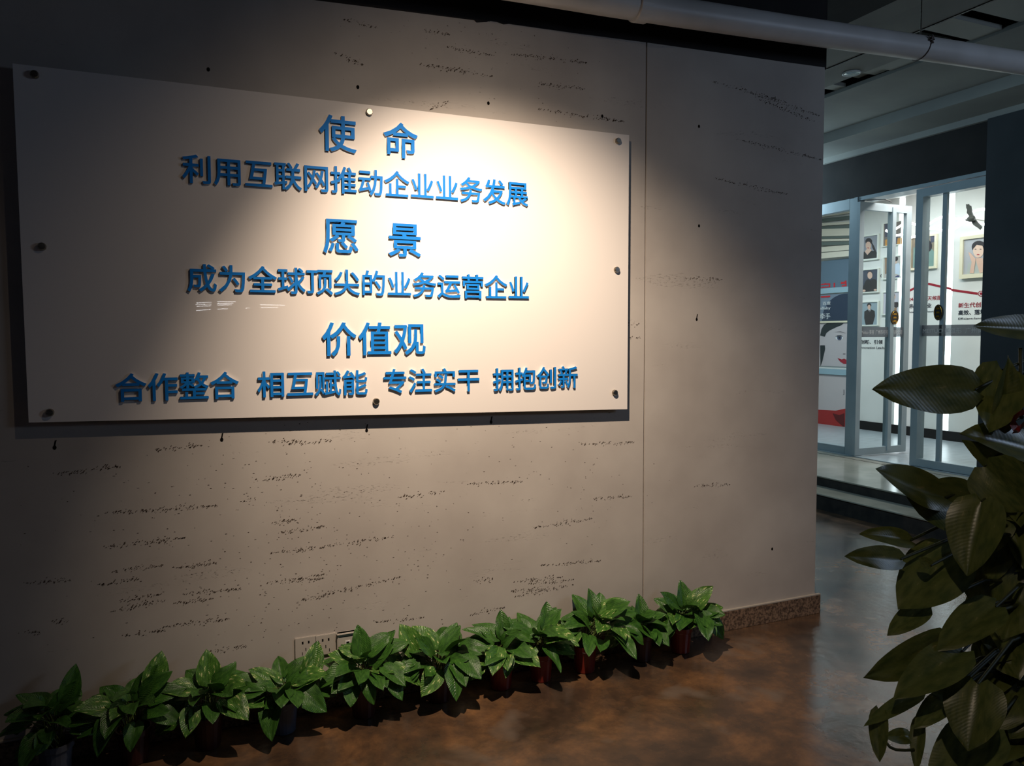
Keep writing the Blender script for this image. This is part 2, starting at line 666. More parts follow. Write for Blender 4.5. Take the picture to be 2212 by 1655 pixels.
# pitted streaks in the plaster (crops of the photograph: offset x, y, scale)
streaks = []
for x0, y0, x1, y1 in ((300, 600, 700, 555), (600, 825, 1260, 780), (590, 1020, 1070, 965), (130, 1225, 410, 1210), (640, 1165, 940, 1125), (990, 1140, 1260, 1110),
                       (560, 1240, 800, 1205), (690, 1330, 930, 1290), (1050, 1290, 1400, 1260), (640, 1390, 950, 1330), (890, 460, 1170, 430), (1550, 415, 1740, 410),
                       (1470, 630, 1740, 605), (1560, 885, 1740, 860), (1620, 935, 1869, 900), (1560, 1055, 1869, 1020), (700, 1530, 960, 1500), (940, 1480, 1330, 1430),
                       (1200, 1625, 1430, 1590), (300, 1450, 400, 1440), (100, 1520, 240, 1510), (1000, 1345, 1230, 1315), (1400, 760, 1480, 740), (1540, 1225, 1869, 1200)):
    streaks.append((x0 * .3745, 800 + y0 * .3745, x1 * .3745, 800 + y1 * .3745, 1.0))
for x0, y0, x1, y1 in ((770, 295, 1070, 350), (1170, 340, 1650, 395), (600, 405, 1060, 480), (1350, 525, 1640, 560), (1340, 685, 1890, 765), (120, 120, 340, 175), (60, 330, 250, 410),
                       (620, 190, 790, 215), (780, 640, 660, 690)):
    streaks.append((700 + x0 * .3436, y0 * .3436, 700 + x1 * .3436, y1 * .3436, 0.9))
for x0, y0, x1, y1 in ((640, 1300, 870, 1245), (640, 1250, 700, 1241), (808, 1345, 916, 1334), (1010, 1330, 1090, 1312), (1020, 1255, 1065, 1250), (1110, 1257, 1215, 1247), (1110, 1290, 1240, 1262),
                       (1165, 1222, 1300, 1212), (1140, 1262, 1240, 1252), (1100, 1278, 1180, 1272), (1540, 176, 1700, 222), (1620, 200, 1770, 250), (1590, 300, 1775, 345), (1640, 215, 1760, 262),
                       (1545, 385, 1700, 420), (1255, 960, 1370, 955), (1280, 1078, 1370, 1072), (1010, 1045, 1130, 1040), (860, 1075, 960, 1062), (1150, 1140, 1280, 1120), (700, 1180, 850, 1160),
                       (1350, 700, 1385, 702), (1360, 730, 1384, 730), (620, 960, 720, 952), (1480, 600, 1560, 604), (1500, 1050, 1580, 1046)):
    streaks.append((x0, y0, x1, y1, 0.8))
bm = bmesh.new()
rnd = random.Random(3)


def flake(x, z, w, h, skew):
    k = 4
    pts = []
    for i in range(5):
        a = 2 * PI * i / 5 + rnd.random() * 0.8
        pts.append((x + math.cos(a) * w * (0.5 + rnd.random() * 0.5) + skew * math.sin(a) * h, z + math.sin(a) * h * (0.5 + rnd.random() * 0.5)))
    try:
        bm.faces.new([bm.verts.new((p[0], -0.0006, p[1])) for p in pts])
    except ValueError:
        pass


for x0, y0, x1, y1, dens in streaks:
    A, B = onwall(x0, y0), onwall(x1, y1)
    L_ = (B - A).length
    n = int(L_ * 300 * dens)
    for i in range(n):
        t = rnd.random() ** 0.9
        thick = 0.0075 * math.sin(PI * min(1, max(0.05, t))) + 0.0025
        p = A.lerp(B, t)
        x, z = p.x, p.z + rnd.gauss(0, thick * 0.6)
        if abs(x - XS) < 0.01 or x > XE - 0.01:
            continue
        flake(x, z, 0.001 + rnd.random() * 0.0034, 0.001 + rnd.random() * 0.004, 0.6)
for i in range(700):
    cx_, cz_ = rnd.choice([(0.45, 0.6), (0.0, 0.95), (0.5, 1.0), (1.2, 1.0), (0.3, 0.45), (0.9, 0.5), (1.6, 0.8), (0.55, 0.75), (1.25, 2.7), (0.2, 0.7)])
    flake(rnd.gauss(cx_, 0.3), max(0.14, rnd.gauss(cz_, 0.13)), 0.001 + rnd.random() * 0.005, 0.0006 + rnd.random() * 0.0018, 0)
o = build('pitting', bm, M_PIT, wall)
tag(o, kind='stuff')

# old screw holes in the plaster
for x, y, drip in ((773, 188, 0), (1055, 223, 0), (1301, 251, 0), (479, 950, 1), (792, 930, 1), (1061, 912, 1), (118, 967, 1), (1505, 690, 1), (1510, 273, 0), (1510, 488, 0), (450, 150, 0), (1668, 1186, 0)):
    c = onwall(x, y, -0.0008)
    bm = bmesh.new()
    vs = [bm.verts.new((c.x + math.cos(a) * 0.006, c.y, c.z + math.sin(a) * 0.008)) for a in [2 * PI * k / 10 for k in range(10)]]
    bm.faces.new(vs)
    if drip:
        bm.faces.new([bm.verts.new(q) for q in ((c.x - 0.003, c.y, c.z + 0.004), (c.x + 0.002, c.y, c.z + 0.004), (c.x + 0.007, c.y, c.z + 0.027), (c.x + 0.001, c.y, c.z + 0.024))])
    build('screw_hole', bm, M_HOLE, wall)

# granite baseboard
bb = empty('baseboard_back', (1.0, 0, 0), kind='structure')
boxobj('stone_strip', (-5, XE + 0.03, -0.015, 0, 0, 0.102), M_GRANITE, bb, 0.002)
boxobj('stone_strip', (XE + 0.0, XE + 0.03, 0.0, 0.28, 0, 0.102), M_GRANITE, bb, 0.002)
M_LEDGE = mat('ledge_mortar', srgb(176, 168, 156), 0.9)
boxobj('ledge', (-5, XE + 0.03, -0.014, 0, 0.102, 0.108), M_LEDGE, bb)

# left side wall of the room, out of sight to the left, and black slab ceiling over the corridor
ceil_main = boxobj('ceiling', (-5, 3.9, -7, 6.5, 3.70, 3.8), M_BLACK)
tag(ceil_main, kind='structure')

# corridor ceiling: smooth panels with a long slot of slats
ZC = 3.551
cr = empty('ceiling_corridor', (5, 1, ZC), kind='structure')
boxobj('ceiling_panel', (3.55, 4.622, -7, 6.5, ZC, ZC + 0.03), M_CEIL, cr)
boxobj('ceiling_panel', (5.167, 6.09, -7, 6.5, ZC, ZC + 0.03), M_CEIL, cr)
boxobj('edge_trim', (4.612, 4.626, -7, 6.5, ZC - 0.006, ZC + 0.03), M_BADGE, cr)
boxobj('soffit', (6.06, 6.62, -7, 6.5, 3.453, 3.553), M_CEIL, cr)
boxobj('soffit', (6.56, 6.62, -7, 6.5, 3.395, 3.453), M_CEIL, cr)
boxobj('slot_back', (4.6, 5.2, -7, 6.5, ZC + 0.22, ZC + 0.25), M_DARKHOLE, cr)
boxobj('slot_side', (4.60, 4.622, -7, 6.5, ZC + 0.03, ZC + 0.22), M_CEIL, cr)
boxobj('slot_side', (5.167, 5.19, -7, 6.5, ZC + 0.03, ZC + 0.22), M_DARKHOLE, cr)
for y0, y1, z in ((1.33, 1.46, .035), (1.75, 1.86, .03), (1.98, 2.2, .03), (1.47, 1.62, .06), (1.06, 1.30, .02), (0.80, 0.92, .06), (0.43, 0.64, .02), (-0.1, 0.30, .02), (-0.8, -0.3, .03), (2.4, 2.6, .03)):
    boxobj('slat', (4.626, 5.165, y0, y1, ZC + z, ZC + z + 0.03), M_SLAT, cr)
boxobj('light_cover', (4.626, 4.95, 1.02, 3.2, ZC + 0.0, ZC + 0.028), M_CEIL, cr)
# wedge of bulkhead above the pipe at the wall's end
boxobj('bulkhead', (XE + 0.02, 3.62, -7, 6.5, 3.32, 3.72), M_BLACK, cr)
boxobj('bulkhead', (3.62, 4.16, -7, 6.5, 3.50, 3.72), M_CEIL, cr)

# shop front: charcoal wall round the opening
YO = 1.481
wr = empty('wall_right', (XF, 1, 0), kind='structure')
boxobj('wall_pier', (XF - 0.05, XF + 0.2, -7, YO, 0.0, 3.40), M_CHAR, wr)
boxobj('lintel', (XF, XF + 0.2, YO, 6.5, 2.965, 3.40), M_BLACK, wr)
ws = empty('wall_shop', (8.65, 3, ZP), kind='structure')
XB = 8.65
boxobj('wall_panel', (XB, XB + 0.15, 0.5, 3.331, ZP, 3.3), M_SHOPWALL, ws)
boxobj('wall_panel', (XB, XB + 0.15, 3.461, 4.02, ZP, 3.3), M_SHOPWALL, ws)
boxobj('wall_panel', (XB, XB + 0.15, 4.11, 4.86, ZP, 3.3), M_SHOPWALL, ws)
boxobj('wall_panel', (XB, XB + 0.15, 4.86, 6.5, ZP, 3.3), M_SHOPWALL, ws)
boxobj('side_wall', (XF + 0.2, XB, 0.5, 0.6, ZP, 3.3), M_SHOPWALL, ws)
boxobj('side_wall', (XF + 0.2, XB, 6.4, 6.5, ZP, 3.3), M_SHOPWALL, ws)
bs = boxobj('baseboard_shop', (XB - 0.015, XB, 0.6, 4.86, ZP, 0.345), M_BADGE)
tag(bs, kind='structure')
cs = boxobj('ceiling_shop', (XF + 0.2, 8.8, 0.5, 6.5, 3.3, 3.4), M_SHOPWALL)
tag(cs, kind='structure')
for i, (a, b, wh) in enumerate(((3.331, 3.461, 'right'), (4.02, 4.11, 'left'))):
    o = boxobj('light_strip', (XB + 0.004, XB + 0.02, a, b, ZP + 0.12, 3.28), M_STRIP)
    tag(o, 'tall glowing light strip in the shop wall, the %s' % ('wider right one' if wh == 'right' else 'narrower left one behind the open door'), 'light', 'light strips in the shop wall')


# ------------------------------------------------------------------ the sign board
P = {k: onwall(*v) for k, v in dict(tl=(27, 137), tr=(1359, 292), bl=(62, 913), br=(1355, 884)).items()}
sign = empty('sign_board', (0.74, 0, 1.19), 'large white acrylic board with blue Chinese lettering fixed to the grey plaster wall', 'sign')
SO = 0.038                       # stand-off from the wall to the back of the board
TB = 0.006
bm = bmesh.new()
q = [onwall(*v, -(SO + TB)) for v in ((27, 137), (1359, 292), (1355, 884), (62, 913))]
prism(bm, q, (0, TB, 0))
build('panel', bm, M_BOARD, sign)
YB = -(SO + TB)
for x, y in ((75, 162), (797, 243), (1334, 305), (91, 533), (1331, 583), (108, 891), (812, 867), (1327, 848)):
    c = onwall(x, y, YB)
    bm = bmesh.new()
    tube(bm, [(c.x, -0.001, c.z), (c.x, YB - 0.004, c.z)], 0.009, 14)
    tube(bm, [(c.x, YB, c.z), (c.x, YB - 0.010, c.z), (c.x, YB - 0.014, c.z)], [0.0135, 0.0135, 0.011], 20)
    o = build('standoff_screw', bm, M_STEEL, sign, smooth=False)


def lettering(s, pxl, pxr, gaps=None, bold=0.014, thick=0.009):
    """characters of one line fitted between two measured glyph boxes (x0, x1, ytop, ybottom)"""
    ga = bold_glyph(s[0])
    gb = bold_glyph(s[-1])
    n = len(s)
    c0 = (pxl[2] + pxl[3]) / 2
    c1 = (pxr[2] + pxr[3]) / 2
    XL = onwall(pxl[0], c0, YB - thick).x
    XR = onwall(pxr[1], c1, YB - thick).x
    step = 1.0
    # em size e and tracking so the line spans XL..XR; the size comes from the first glyph's height
    e0 = (onwall((pxl[0] + pxl[1]) / 2, pxl[2], YB).z - onwall((pxl[0] + pxl[1]) / 2, pxl[3], YB).z) / (ga[4] - ga[3])
    e1 = (onwall((pxr[0] + pxr[1]) / 2, pxr[2], YB).z - onwall((pxr[0] + pxr[1]) / 2, pxr[3], YB).z) / (gb[4] - gb[3])
    ew = (XR - XL) / ((n - 1) * 1.0 + gb[2] - ga[1])
    e = (e0 + e1) / 2
    if n <= 3:
        ex = e
    else:
        ex = ew
    adv = ((XR - XL) - ex * (gb[2] - ga[1])) / max(1, n - 1)
    z0 = (onwall((pxl[0] + pxl[1]) / 2, pxl[2], YB).z + onwall((pxl[0] + pxl[1]) / 2, pxl[3], YB).z) / 2 - e * (ga[3] + ga[4]) / 2
    z1 = (onwall((pxr[0] + pxr[1]) / 2, pxr[2], YB).z + onwall((pxr[0] + pxr[1]) / 2, pxr[3], YB).z) / 2 - e * (gb[3] + gb[4]) / 2
    for i, ch in enumerate(s):
        me = bold_glyph(ch)[0]
        if not me.materials:
            me.materials.append(M_BLUE)
            me.materials.append(M_WHITE)
            for p in me.polygons:
                p.material_index = 0 if p.normal.z > 0.9 else 1
        o = bpy.data.objects.new('character', me)
        COL.objects.link(o)
        o.parent = sign
        ox = XL - ex * ga[1] + adv * i
        oz = z0 + (z1 - z0) * i / max(1, n - 1)
        o.matrix_basis = Matrix.Translation(Vector((ox, YB - thick / 2 - 0.0005, oz)) - sign.location) @ Matrix(((ex, 0, 0, 0), (0, 0, -thick / 0.06, 0), (0, e, 0, 0), (0, 0, 0, 1)))


lettering('使命', (689.6, 764.3, 250, 329.5), (832.7, 902.5, 267, 342.6))
lettering('利用互联网推动企业业务发展', (393.5, 455, 335.7, 397), (1095, 1140.7, 395, 446.8))
lettering('愿景', (698, 771.5, 474.9, 548.4), (839, 909, 483.8, 555.7))
lettering('成为全球顶尖的业务运营企业', (404.4, 467, 571, 631), (1097, 1142.5, 597.8, 645))
lettering('价值观', (696, 771, 696.8, 769), (850, 919.4, 700, 766.8))
lettering('合作整合', (249, 313, 806, 867.5), (455, 516, 803, 861))
lettering('相互赋能', (556, 613, 802, 858), (740, 794, 799.8, 853))
lettering('专注实干', (828.6, 880, 797, 849), (988, 1035.5, 799, 845.5))
lettering('拥抱创新', (1065, 1109, 795, 845), (1204, 1247.8, 791, 837.7))


# ------------------------------------------------------------------ wall sockets
def socket(x, y, label, kind):
    c = onwall(x, y)
    s = 0.043
    t = empty('wall_socket', (c.x, 0, c.z), label, 'socket', 'sockets low on the plaster wall')
    d = 0.008 if kind == 0 else 0.02
    boxobj('plate', (c.x - s, c.x + s, -d, 0, c.z - s, c.z + s), M_SOCKET, t, 0.0025)
    if kind == 0:
        for dx, dz, w, h, tilt in ((-0.012, 0.02, 0.003, 0.005, 0), (0.012, 0.02, 0.003, 0.005, 0), (0.0, -0.008, 0.0015, 0.006, 0), (-0.014, -0.024, 0.0012, 0.006, 1), (0.014, -0.024, 0.0012, 0.006, 1)):
            boxobj('slot', (c.x + dx - w, c.x + dx + w, -d - 0.0008, -d + 0.001, c.z + dz - h, c.z + dz + h), M_HOLE, t)
    else:
        boxobj('cover_lip', (c.x - s * 1.02, c.x + s * 1.02, -d - 0.006, 0, c.z + s * 0.86, c.z + s), M_SOCKET, t, 0.002)
        boxobj('data_port', (c.x - 0.010, c.x + 0.010, -d - 0.002, -d + 0.001, c.z - 0.012, c.z + 0.010), M_WHITE, t)
        boxobj('port_opening', (c.x - 0.006, c.x + 0.006, -d - 0.003, -d, c.z + 0.000, c.z + 0.006), M_HOLE, t)
        boxobj('groove', (c.x - s * 0.8, c.x + s * 0.8, -d - 0.0008, -d + 0.001, c.z + s * 0.62, c.z + s * 0.67), M_HOLE, t)
    return t


socket(660, 1397, 'flush wall socket with two dark holes, leftmost of the three on the wall', 0)
socket(703, 1391, 'flush wall socket with two dark holes between the other two plates', 0)
socket(749, 1385, 'raised square data outlet with thick lip, nearest the tall pothos leaf', 1)

# ------------------------------------------------------------------ pipe under the ceiling
pp = []
for x, y in ((900, -66), (1126, -30), (1300, 0), (1460, 26), (1700, 62), (1966, 100), (2212, 137), (2420, 165)):
    pp.append(onwall(x, y, -0.22))
pp.insert(0, Vector((-3.5, -0.22, pp[0].z - 0.10)))
pipe = empty('drain_pipe', (2, -0.22, 2.9), 'long white painted pipe running under the dark ceiling', 'pipe')
bm = bmesh.new()
tube(bm, pp + [Vector((6.4, -0.22, pp[-1].z + 0.04))], 0.0605, 28)
build('tube', bm, M_PIPE, pipe, smooth=True)
c = onwall(1383, 14, -0.22)
bm = bmesh.new()
tube(bm, [c + Vector((-0.03, 0, -0.001)), c + Vector((-0.028, 0, -0.001)), c + Vector((0.028, 0, 0.001)), c + Vector((0.03, 0, 0.001))], [0.0615, 0.067, 0.067, 0.0615], 28)
build('collar', bm, M_PIPE, pipe, smooth=False)
c = onwall(1988, 104, -0.22)
bm = bmesh.new()
ring = [c + Vector((0.012 * math.sin(a), 0.0625 * math.cos(a), 0.0625 * math.sin(a))) for a in [2 * PI * k / 20 for k in range(21)]]
tube(bm, ring, 0.0022, 6)
M_STRAP = mat('strap', srgb(80, 66, 58), 0.6)
build('strap', bm, M_STRAP, pipe)
bm = bmesh.new()
for k in range(4):
    a = k * 1.3
    tube(bm, [c + Vector((0.0, -0.058, 0.03)), c + Vector((0.01 * math.sin(a), -0.068, 0.036 + 0.008 * math.cos(a * 2))), c + Vector((0.018 * math.cos(a * 3), -0.066, 0.022 - 0.006 * k))], 0.004, 6)
build('strap_knot', bm, M_STRAP, pipe)
bm = bmesh.new()
tube(bm, [c + Vector((0, 0, 0.055)), c + Vector((0, 0, 0.45))], 0.004, 8)
build('hanger_rod', bm, M_STEEL, pipe)

# downlight ring in the slot cover
dc = Vector((4.86, 1.41, ZC))
dl = empty('downlight', dc, 'small unlit round downlight with silver ring in the slatted ceiling', 'light')
bm = bmesh.new()
tube(bm, [dc + Vector((0.062 * math.cos(a), 0.062 * math.sin(a), -0.006)) for a in [2 * PI * k / 28 for k in range(29)]], 0.007, 8, cap=False)
build('ring', bm, mat('ring_white', srgb(225, 228, 225), 0.3), dl, smooth=True)
bm = bmesh.new()
lathe(bm, [(0.058, -0.008), (0.046, -0.002), (0.030, -0.001)], dc, 24, cap_bottom=False, cap_top=True)
build('reflector', bm, mat('reflector', srgb(150, 160, 160), 0.15, metal=0.9), dl, smooth=True)

# track spotlight that lights the board
sp = empty('spotlight', LAMP + Vector((0, 0, 0.12)), 'black ceiling spotlight aimed at the white board', 'light')
ax = (AIM - LAMP).normalized()
bm = bmesh.new()
tube(bm, [LAMP - ax * 0.02, LAMP - ax * 0.14, LAMP - ax * 0.17], [0.045, 0.045, 0.03], 20)
build('housing', bm, M_BADGE, sp)
bm = bmesh.new()
tube(bm, [LAMP - ax * 0.10, LAMP - ax * 0.10 + Vector((0, 0, 0.12)), Vector((LAMP.x - ax.x * 0.1, LAMP.y - ax.y * 0.1, 3.70))], 0.008, 8)
build('stem', bm, M_BADGE, sp)


# lit louvred window far behind the photographer; it shows as thin bright lines mirrored in the board
wb_ = empty('window_2', (0.9, -9.0, 1.9), kind='structure')
M_DAY = mat('louvre_daylight', (1, 1, 1, 1), 0.5, emis=26.0, emis_col=(0.95, 0.97, 1.0, 1))
for x0, z0, x1, z1 in ((0.284, 2.023, 0.496, 2.037), (0.284, 2.0, 0.496, 2.01), (0.295, 1.974, 0.489, 1.986), (0.288, 1.914, 0.487, 1.933), (0.578, 2.045, 0.827, 2.052), (0.578, 2.018, 0.80, 2.028),
                       (0.577, 1.997, 0.774, 2.004), (0.576, 1.937, 0.709, 1.945), (1.17, 2.009, 1.523, 2.007), (1.169, 1.968, 1.422, 1.974), (0.966, 1.955, 1.025, 1.959)):
    bm = bmesh.new()
    prism(bm, [Vector((x0, -9, z0 - .004)), Vector((x1, -9, z1 - .004)), Vector((x1, -9, z1 + .004)), Vector((x0, -9, z0 + .004))], (0, -0.01, 0))
    build('lit_gap', bm, M_DAY, wb_)
boxobj('blind_panel', (-0.2, 2.0, -9.2, -9.03, 1.2, 2.3), M_BLACK, wb_)

# ------------------------------------------------------------------ shop doors
def leaf_door(num, hinge, direc, length, thick, zlo, zhi, m_pos):
    """glass leaf from the hinge point along direc"""
    d = Vector(direc)
    n = Vector((-d.y, d.x, 0)) * thick / 2
    t = empty('door_%d' % num, (hinge[0], hinge[1], zlo), kind='structure')

    def bar(name, a, b, z0, z1, m=M_FRAME, th=1.0):
        bmx = bmesh.new()
        h0 = Vector((hinge[0], hinge[1], 0)) + d * a
        h1 = Vector((hinge[0], hinge[1], 0)) + d * b
        prism(bmx, [h0 - n * th + Vector((0, 0, z0)), h1 - n * th + Vector((0, 0, z0)), h1 + n * th + Vector((0, 0, z0)), h0 + n * th + Vector((0, 0, z0))], (0, 0, z1 - z0))
        return build(name, bmx, m, t)
    bar('hinge_stile', 0.0, 0.063, zlo, zhi)
    bar('lock_stile', length - 0.075, length, zlo, zhi)
    bar('top_rail', 0.063, length - 0.075, zhi - 0.08, zhi)
    bar('bottom_rail', 0.063, length - 0.075, zlo, zlo + 0.075)
    bar('pull_bar', m_pos, m_pos + (0.052 if num == 1 else 0.044), zlo + 0.03, zhi - 0.03, M_FRAME, 1.5 if num == 1 else 0.3)
    bar('glass_pane', 0.06, length - 0.07, zlo + 0.07, zhi - 0.07, M_GLASS, 0.12)
    return t, bar


zlo, zhi = ZP + 0.012, 2.92
d1, bar1 = leaf_door(1, (6.572, 2.872), (1, 0, 0), 0.762, 0.044, zlo, 2.91, 0.465)
d2, bar2 = leaf_door(2, (XF + 0.05, 1.33), (0, 1, 0), 0.88, 0.10, zlo, zhi, 0.580)
f1 = bar1('film_band', 0.064, 0.686, 1.50, 1.605, M_FILM, 0.3)
f2 = bar2('film_band', 0.064, 0.804, 1.508, 1.612, M_FILM, 0.3)
# the lettering on the two film bands
text_object('print', 'MEITUO 美塑形  广州美程信', M_FPRINT, d2, 2.125, 1.40, 1.532, 1.585, 'X', XF + 0.033, 0.0, 0.001)
bmx_me, a, b, c_, d_ = glyph('Meituo 美容  广州市可可美容有限公司', 0.0, 0.01)
me = bmx_me.copy()
for v in me.vertices:
    u = (v.co.x - a) / (b - a)
    w = (v.co.y - c_) / (d_ - c_)
    v.co = (6.645 + 0.60 * u, 2.872 - 0.008 - (v.co.z + 0.01) / 0.02 * 0.001, 1.527 + 0.05 * w)
me.materials.append(M_FPRINT)
link('print', me, d1)


def badge(parent, c, rt, nrm, wdt, hgt):
    c, rt, nrm = Vector(c), Vector(rt), Vector(nrm)
    bmx = bmesh.new()
    prism(bmx, [c + rt * math.cos(a) * wdt + Vector((0, 0, math.sin(a) * hgt)) for a in [2 * PI * k / 24 for k in range(24)]], nrm * 0.006)
    o = build('badge', bmx, M_BADGE, parent)
    bmx = bmesh.new()
    c2 = c + nrm * 0.0065
    ov = lambda s_: [c2 + rt * math.cos(a) * wdt * s_ + Vector((0, 0, math.sin(a) * hgt * s_)) for a in [2 * PI * k / 20 for k in range(20)]]
    for k in range(3):
        zz = 0.5 - k * 0.5
        prism(bmx, [c2 + rt * dx * wdt + Vector((0, 0, hgt * (zz + dz))) for dx, dz in ((-0.45, -0.12), (0.45, -0.12), (0.3, 0.12), (-0.3, 0.12))], nrm * 0.002)
    g = build('emblem', bmx, M_GOLD, o)
    bmx = bmesh.new()
    tube(bmx, [p for p in ov(0.86)] + [ov(0.86)[0]], 0.0022, 6, cap=False)
    build('rim', bmx, M_GOLD, o)


pb = on(2027, 675, 0, XF + 0.024)
badge(d2, pb, (0, -1, 0), (-1, 0, 0), 0.045, 0.075)
pb = on(1932, 686, 1, 2.838)
badge(d1, (pb.x, 2.838, pb.z), (1, 0, 0), (0, -1, 0), 0.06, 0.075)

# fixed glazing and the door frame
w1 = empty('window_1', (XF, 3.5, ZP), kind='structure')
boxobj('frame_post', (XF, XF + 0.09, 2.955, 3.016, ZP, 2.965), M_FRAME, w1, 0.004)
boxobj('frame_post', (XF - 0.012, XF + 0.09, 2.898, 2.953, ZP, 2.965), M_FRAME, w1, 0.004)
boxobj('top_rail', (XF, XF + 0.08, 3.016, 4.6, 2.853, 2.965), M_FRAME, w1)
boxobj('bottom_rail', (XF, XF + 0.08, 3.016, 4.6, ZP, 0.315), M_FRAME, w1)
boxobj('frame_post', (XF, XF + 0.08, 4.5, 4.6, ZP, 2.965), M_FRAME, w1)
boxobj('glass_pane', (XF + 0.035, XF + 0.042, 3.01, 4.5, 0.31, 2.86), M_GLASS, w1)
t1 = boxobj('trim_1', (XF, XF + 0.2, YO, 2.895, 2.928, 2.965), M_FRAME)
tag(t1, kind='structure')
t2 = boxobj('trim_2', (XF - 0.03, XF + 0.08, YO, 4.4, ZP, ZP + 0.008), M_FRAME)
tag(t2, kind='structure')
bm = bmesh.new()
hh = Vector((XF + 0.05, 2.84, 2.93))
tube(bm, [hh, hh + Vector((0.14, -0.10, 0.0)), hh + Vector((0.30, -0.05, -0.01))], 0.006, 6)
build('closer_arm', bm, M_BADGE, d1)

# ------------------------------------------------------------------ things in the shop, built on the shop wall X = 8.65
K0 = (1740, 340, .2175)
K2 = (1765, 360, 1 / 8.273)
K3 = (1765, 560, .13293)
K4 = (1935, 360, 1 / 8.273)
K5 = (1935, 560, .13293)
K6 = (1760, 740, .13289)


def sw(K, x, y, off=0.0):
    return on(K[0] + x * K[2], K[1] + y * K[2], 0, XB - off)


def flat(name, K, pts, m, parent, off, thick=0.0015):
    bmx = bmesh.new()
    prism(bmx, [sw(K, x, y, off) for x, y in pts], (thick, 0, 0))
    return build(name, bmx, m, parent)


def ell(cx, cy, rx, ry, n=18, a0=0, a1=2 * PI):
    return [(cx + rx * math.cos(a0 + (a1 - a0) * k / n), cy + ry * math.sin(a0 + (a1 - a0) * k / n)) for k in range(n + (0 if abs(a1 - a0 - 2 * PI) < 1e-6 else 1))]


def cm(name, r, g, b):
    return mat(name, srgb(r, g, b), 0.6)


SKIN = cm('print_skin', 214, 178, 158)
HAIR = cm('print_hair', 44, 40, 44)
DRESS = cm('print_black', 34, 36, 38)
LIP = cm('print_lip', 170, 50, 60)


def picture(label, K, outer, inner, bg, frame_m=M_WFRAME, depth=0.03):
    """frame box and photo; outer, inner: 4 corners tl tr br bl"""
    bl = sw(K, *outer[3])
    t = empty('picture_frame', (XB, bl.y, bl.z), label, 'picture', 'framed portraits on the shop wall')
    o_ = [sw(K, *p) for p in outer]
    i_ = [sw(K, *p) for p in inner]
    for r in (o_, i_):                      # make both true rectangles
        y0 = (r[0].y + r[3].y) / 2
        y1 = (r[1].y + r[2].y) / 2
        z1 = (r[0].z + r[1].z) / 2
        z0 = (r[2].z + r[3].z) / 2
        r[:] = [y0, y1, z0, z1]
    bmx = bmesh.new()
    yo0, yo1, zo0, zo1 = o_
    yi0, yi1, zi0, zi1 = i_
    for a in ((yo1, yi1, zo0, zo1), (yi0, yo0, zo0, zo1), (yi1, yi0, zo0, zi0), (yi1, yi0, zi1, zo1)):
        box(bmx, XB - depth, XB, a[0], a[1], a[2], a[3])
    build('frame', bmx, frame_m, t)
    ph = boxobj('photo', (XB - depth * 0.6, XB - 0.002, yi1, yi0, zi0, zi1), bg, t)
    return t, ph, depth * 0.6 + 0.0016


BG = cm('print_grey', 140, 144, 152)
t, ph, of = picture('framed portrait of a dark-haired woman in a black dress, top of the left column', K0, [(548, 782), (742, 760), (737, 1018), (548, 1030)], [(556, 795), (728, 772), (724, 1000), (556, 1016)], BG)
flat('figure', K0, ell(628, 836, 34, 34), HAIR, ph, of)
flat('figure', K0, [(650, 830), (680, 880), (700, 930), (690, 950), (664, 900)], HAIR, ph, of + .0001)
flat('figure', K0, ell(624, 876, 27, 40), SKIN, ph, of + .0017)
flat('figure', K0, [(612, 905), (645, 905), (665, 935), (625, 985), (590, 935)], SKIN, ph, of + .0012)
flat('figure', K0, [(556, 1014), (562, 960), (585, 935), (612, 972), (655, 925), (700, 935), (722, 960), (724, 1002)], DRESS, ph, of + .0034)
flat('figure', K0, ell(622, 900, 8, 4), LIP, ph, of + .0034)
t, ph, of = picture('framed portrait of a man in a dark shirt against a dark blue backdrop', K3, [(700, 180), (1025, 138), (1020, 540), (695, 558)], [(724, 190), (1004, 160), (1000, 522), (722, 540)], cm('print_navy', 62, 72, 88))
flat('figure', K3, ell(858, 230, 38, 42), HAIR, ph, of)
flat('figure', K3, ell(858, 262, 40, 58), SKIN, ph, of + .0015)
flat('figure', K3, [(745, 535), (742, 460), (790, 350), (830, 318), (860, 350), (905, 315), (960, 335), (985, 420), (998, 500), (960, 524)], DRESS, ph, of + .0032)
flat('figure', K3, ell(762, 512, 26, 18), SKIN, ph, of + .0048)
flat('figure', K3, ell(945, 500, 24, 16), SKIN, ph, of + .0048)
t, ph, of = picture('framed portrait of a man in a black suit, hands in pockets, pale blue backdrop', K3, [(698, 705), (1022, 670), (1018, 1078), (692, 1088)], [(718, 714), (1002, 690), (998, 1065), (716, 1072)], cm('print_paleblue', 146, 164, 172))
flat('figure', K3, [(790, 1070), (765, 960), (768, 850), (820, 820), (875, 815), (935, 840), (942, 920), (905, 1060)], DRESS, ph, of)
flat('figure', K3, [(832, 815), (868, 815), (852, 868)], M_WPRINT, ph, of + .0015)
flat('figure', K3, [(845, 825), (855, 825), (856, 862), (850, 868), (844, 862)], HAIR, ph, of + .0030)
flat('figure', K3, ell(846, 748, 35, 34), HAIR, ph, of + .0015)
flat('figure', K3, ell(846, 780, 25, 38), SKIN, ph, of + .0032)
t, ph, of = picture('framed dark picture with orange shapes, top of the second column', K2, [(1176, 1012), (1532, 972), (1524, 1395), (1180, 1440)], [(1212, 1020), (1528, 985), (1520, 1385), (1212, 1422)], cm('print_greybrown', 120, 112, 106))
flat('figure', K2, [(1214, 1030), (1290, 1020), (1280, 1250), (1214, 1260)], cm('print_slate', 70, 74, 92), ph, of)
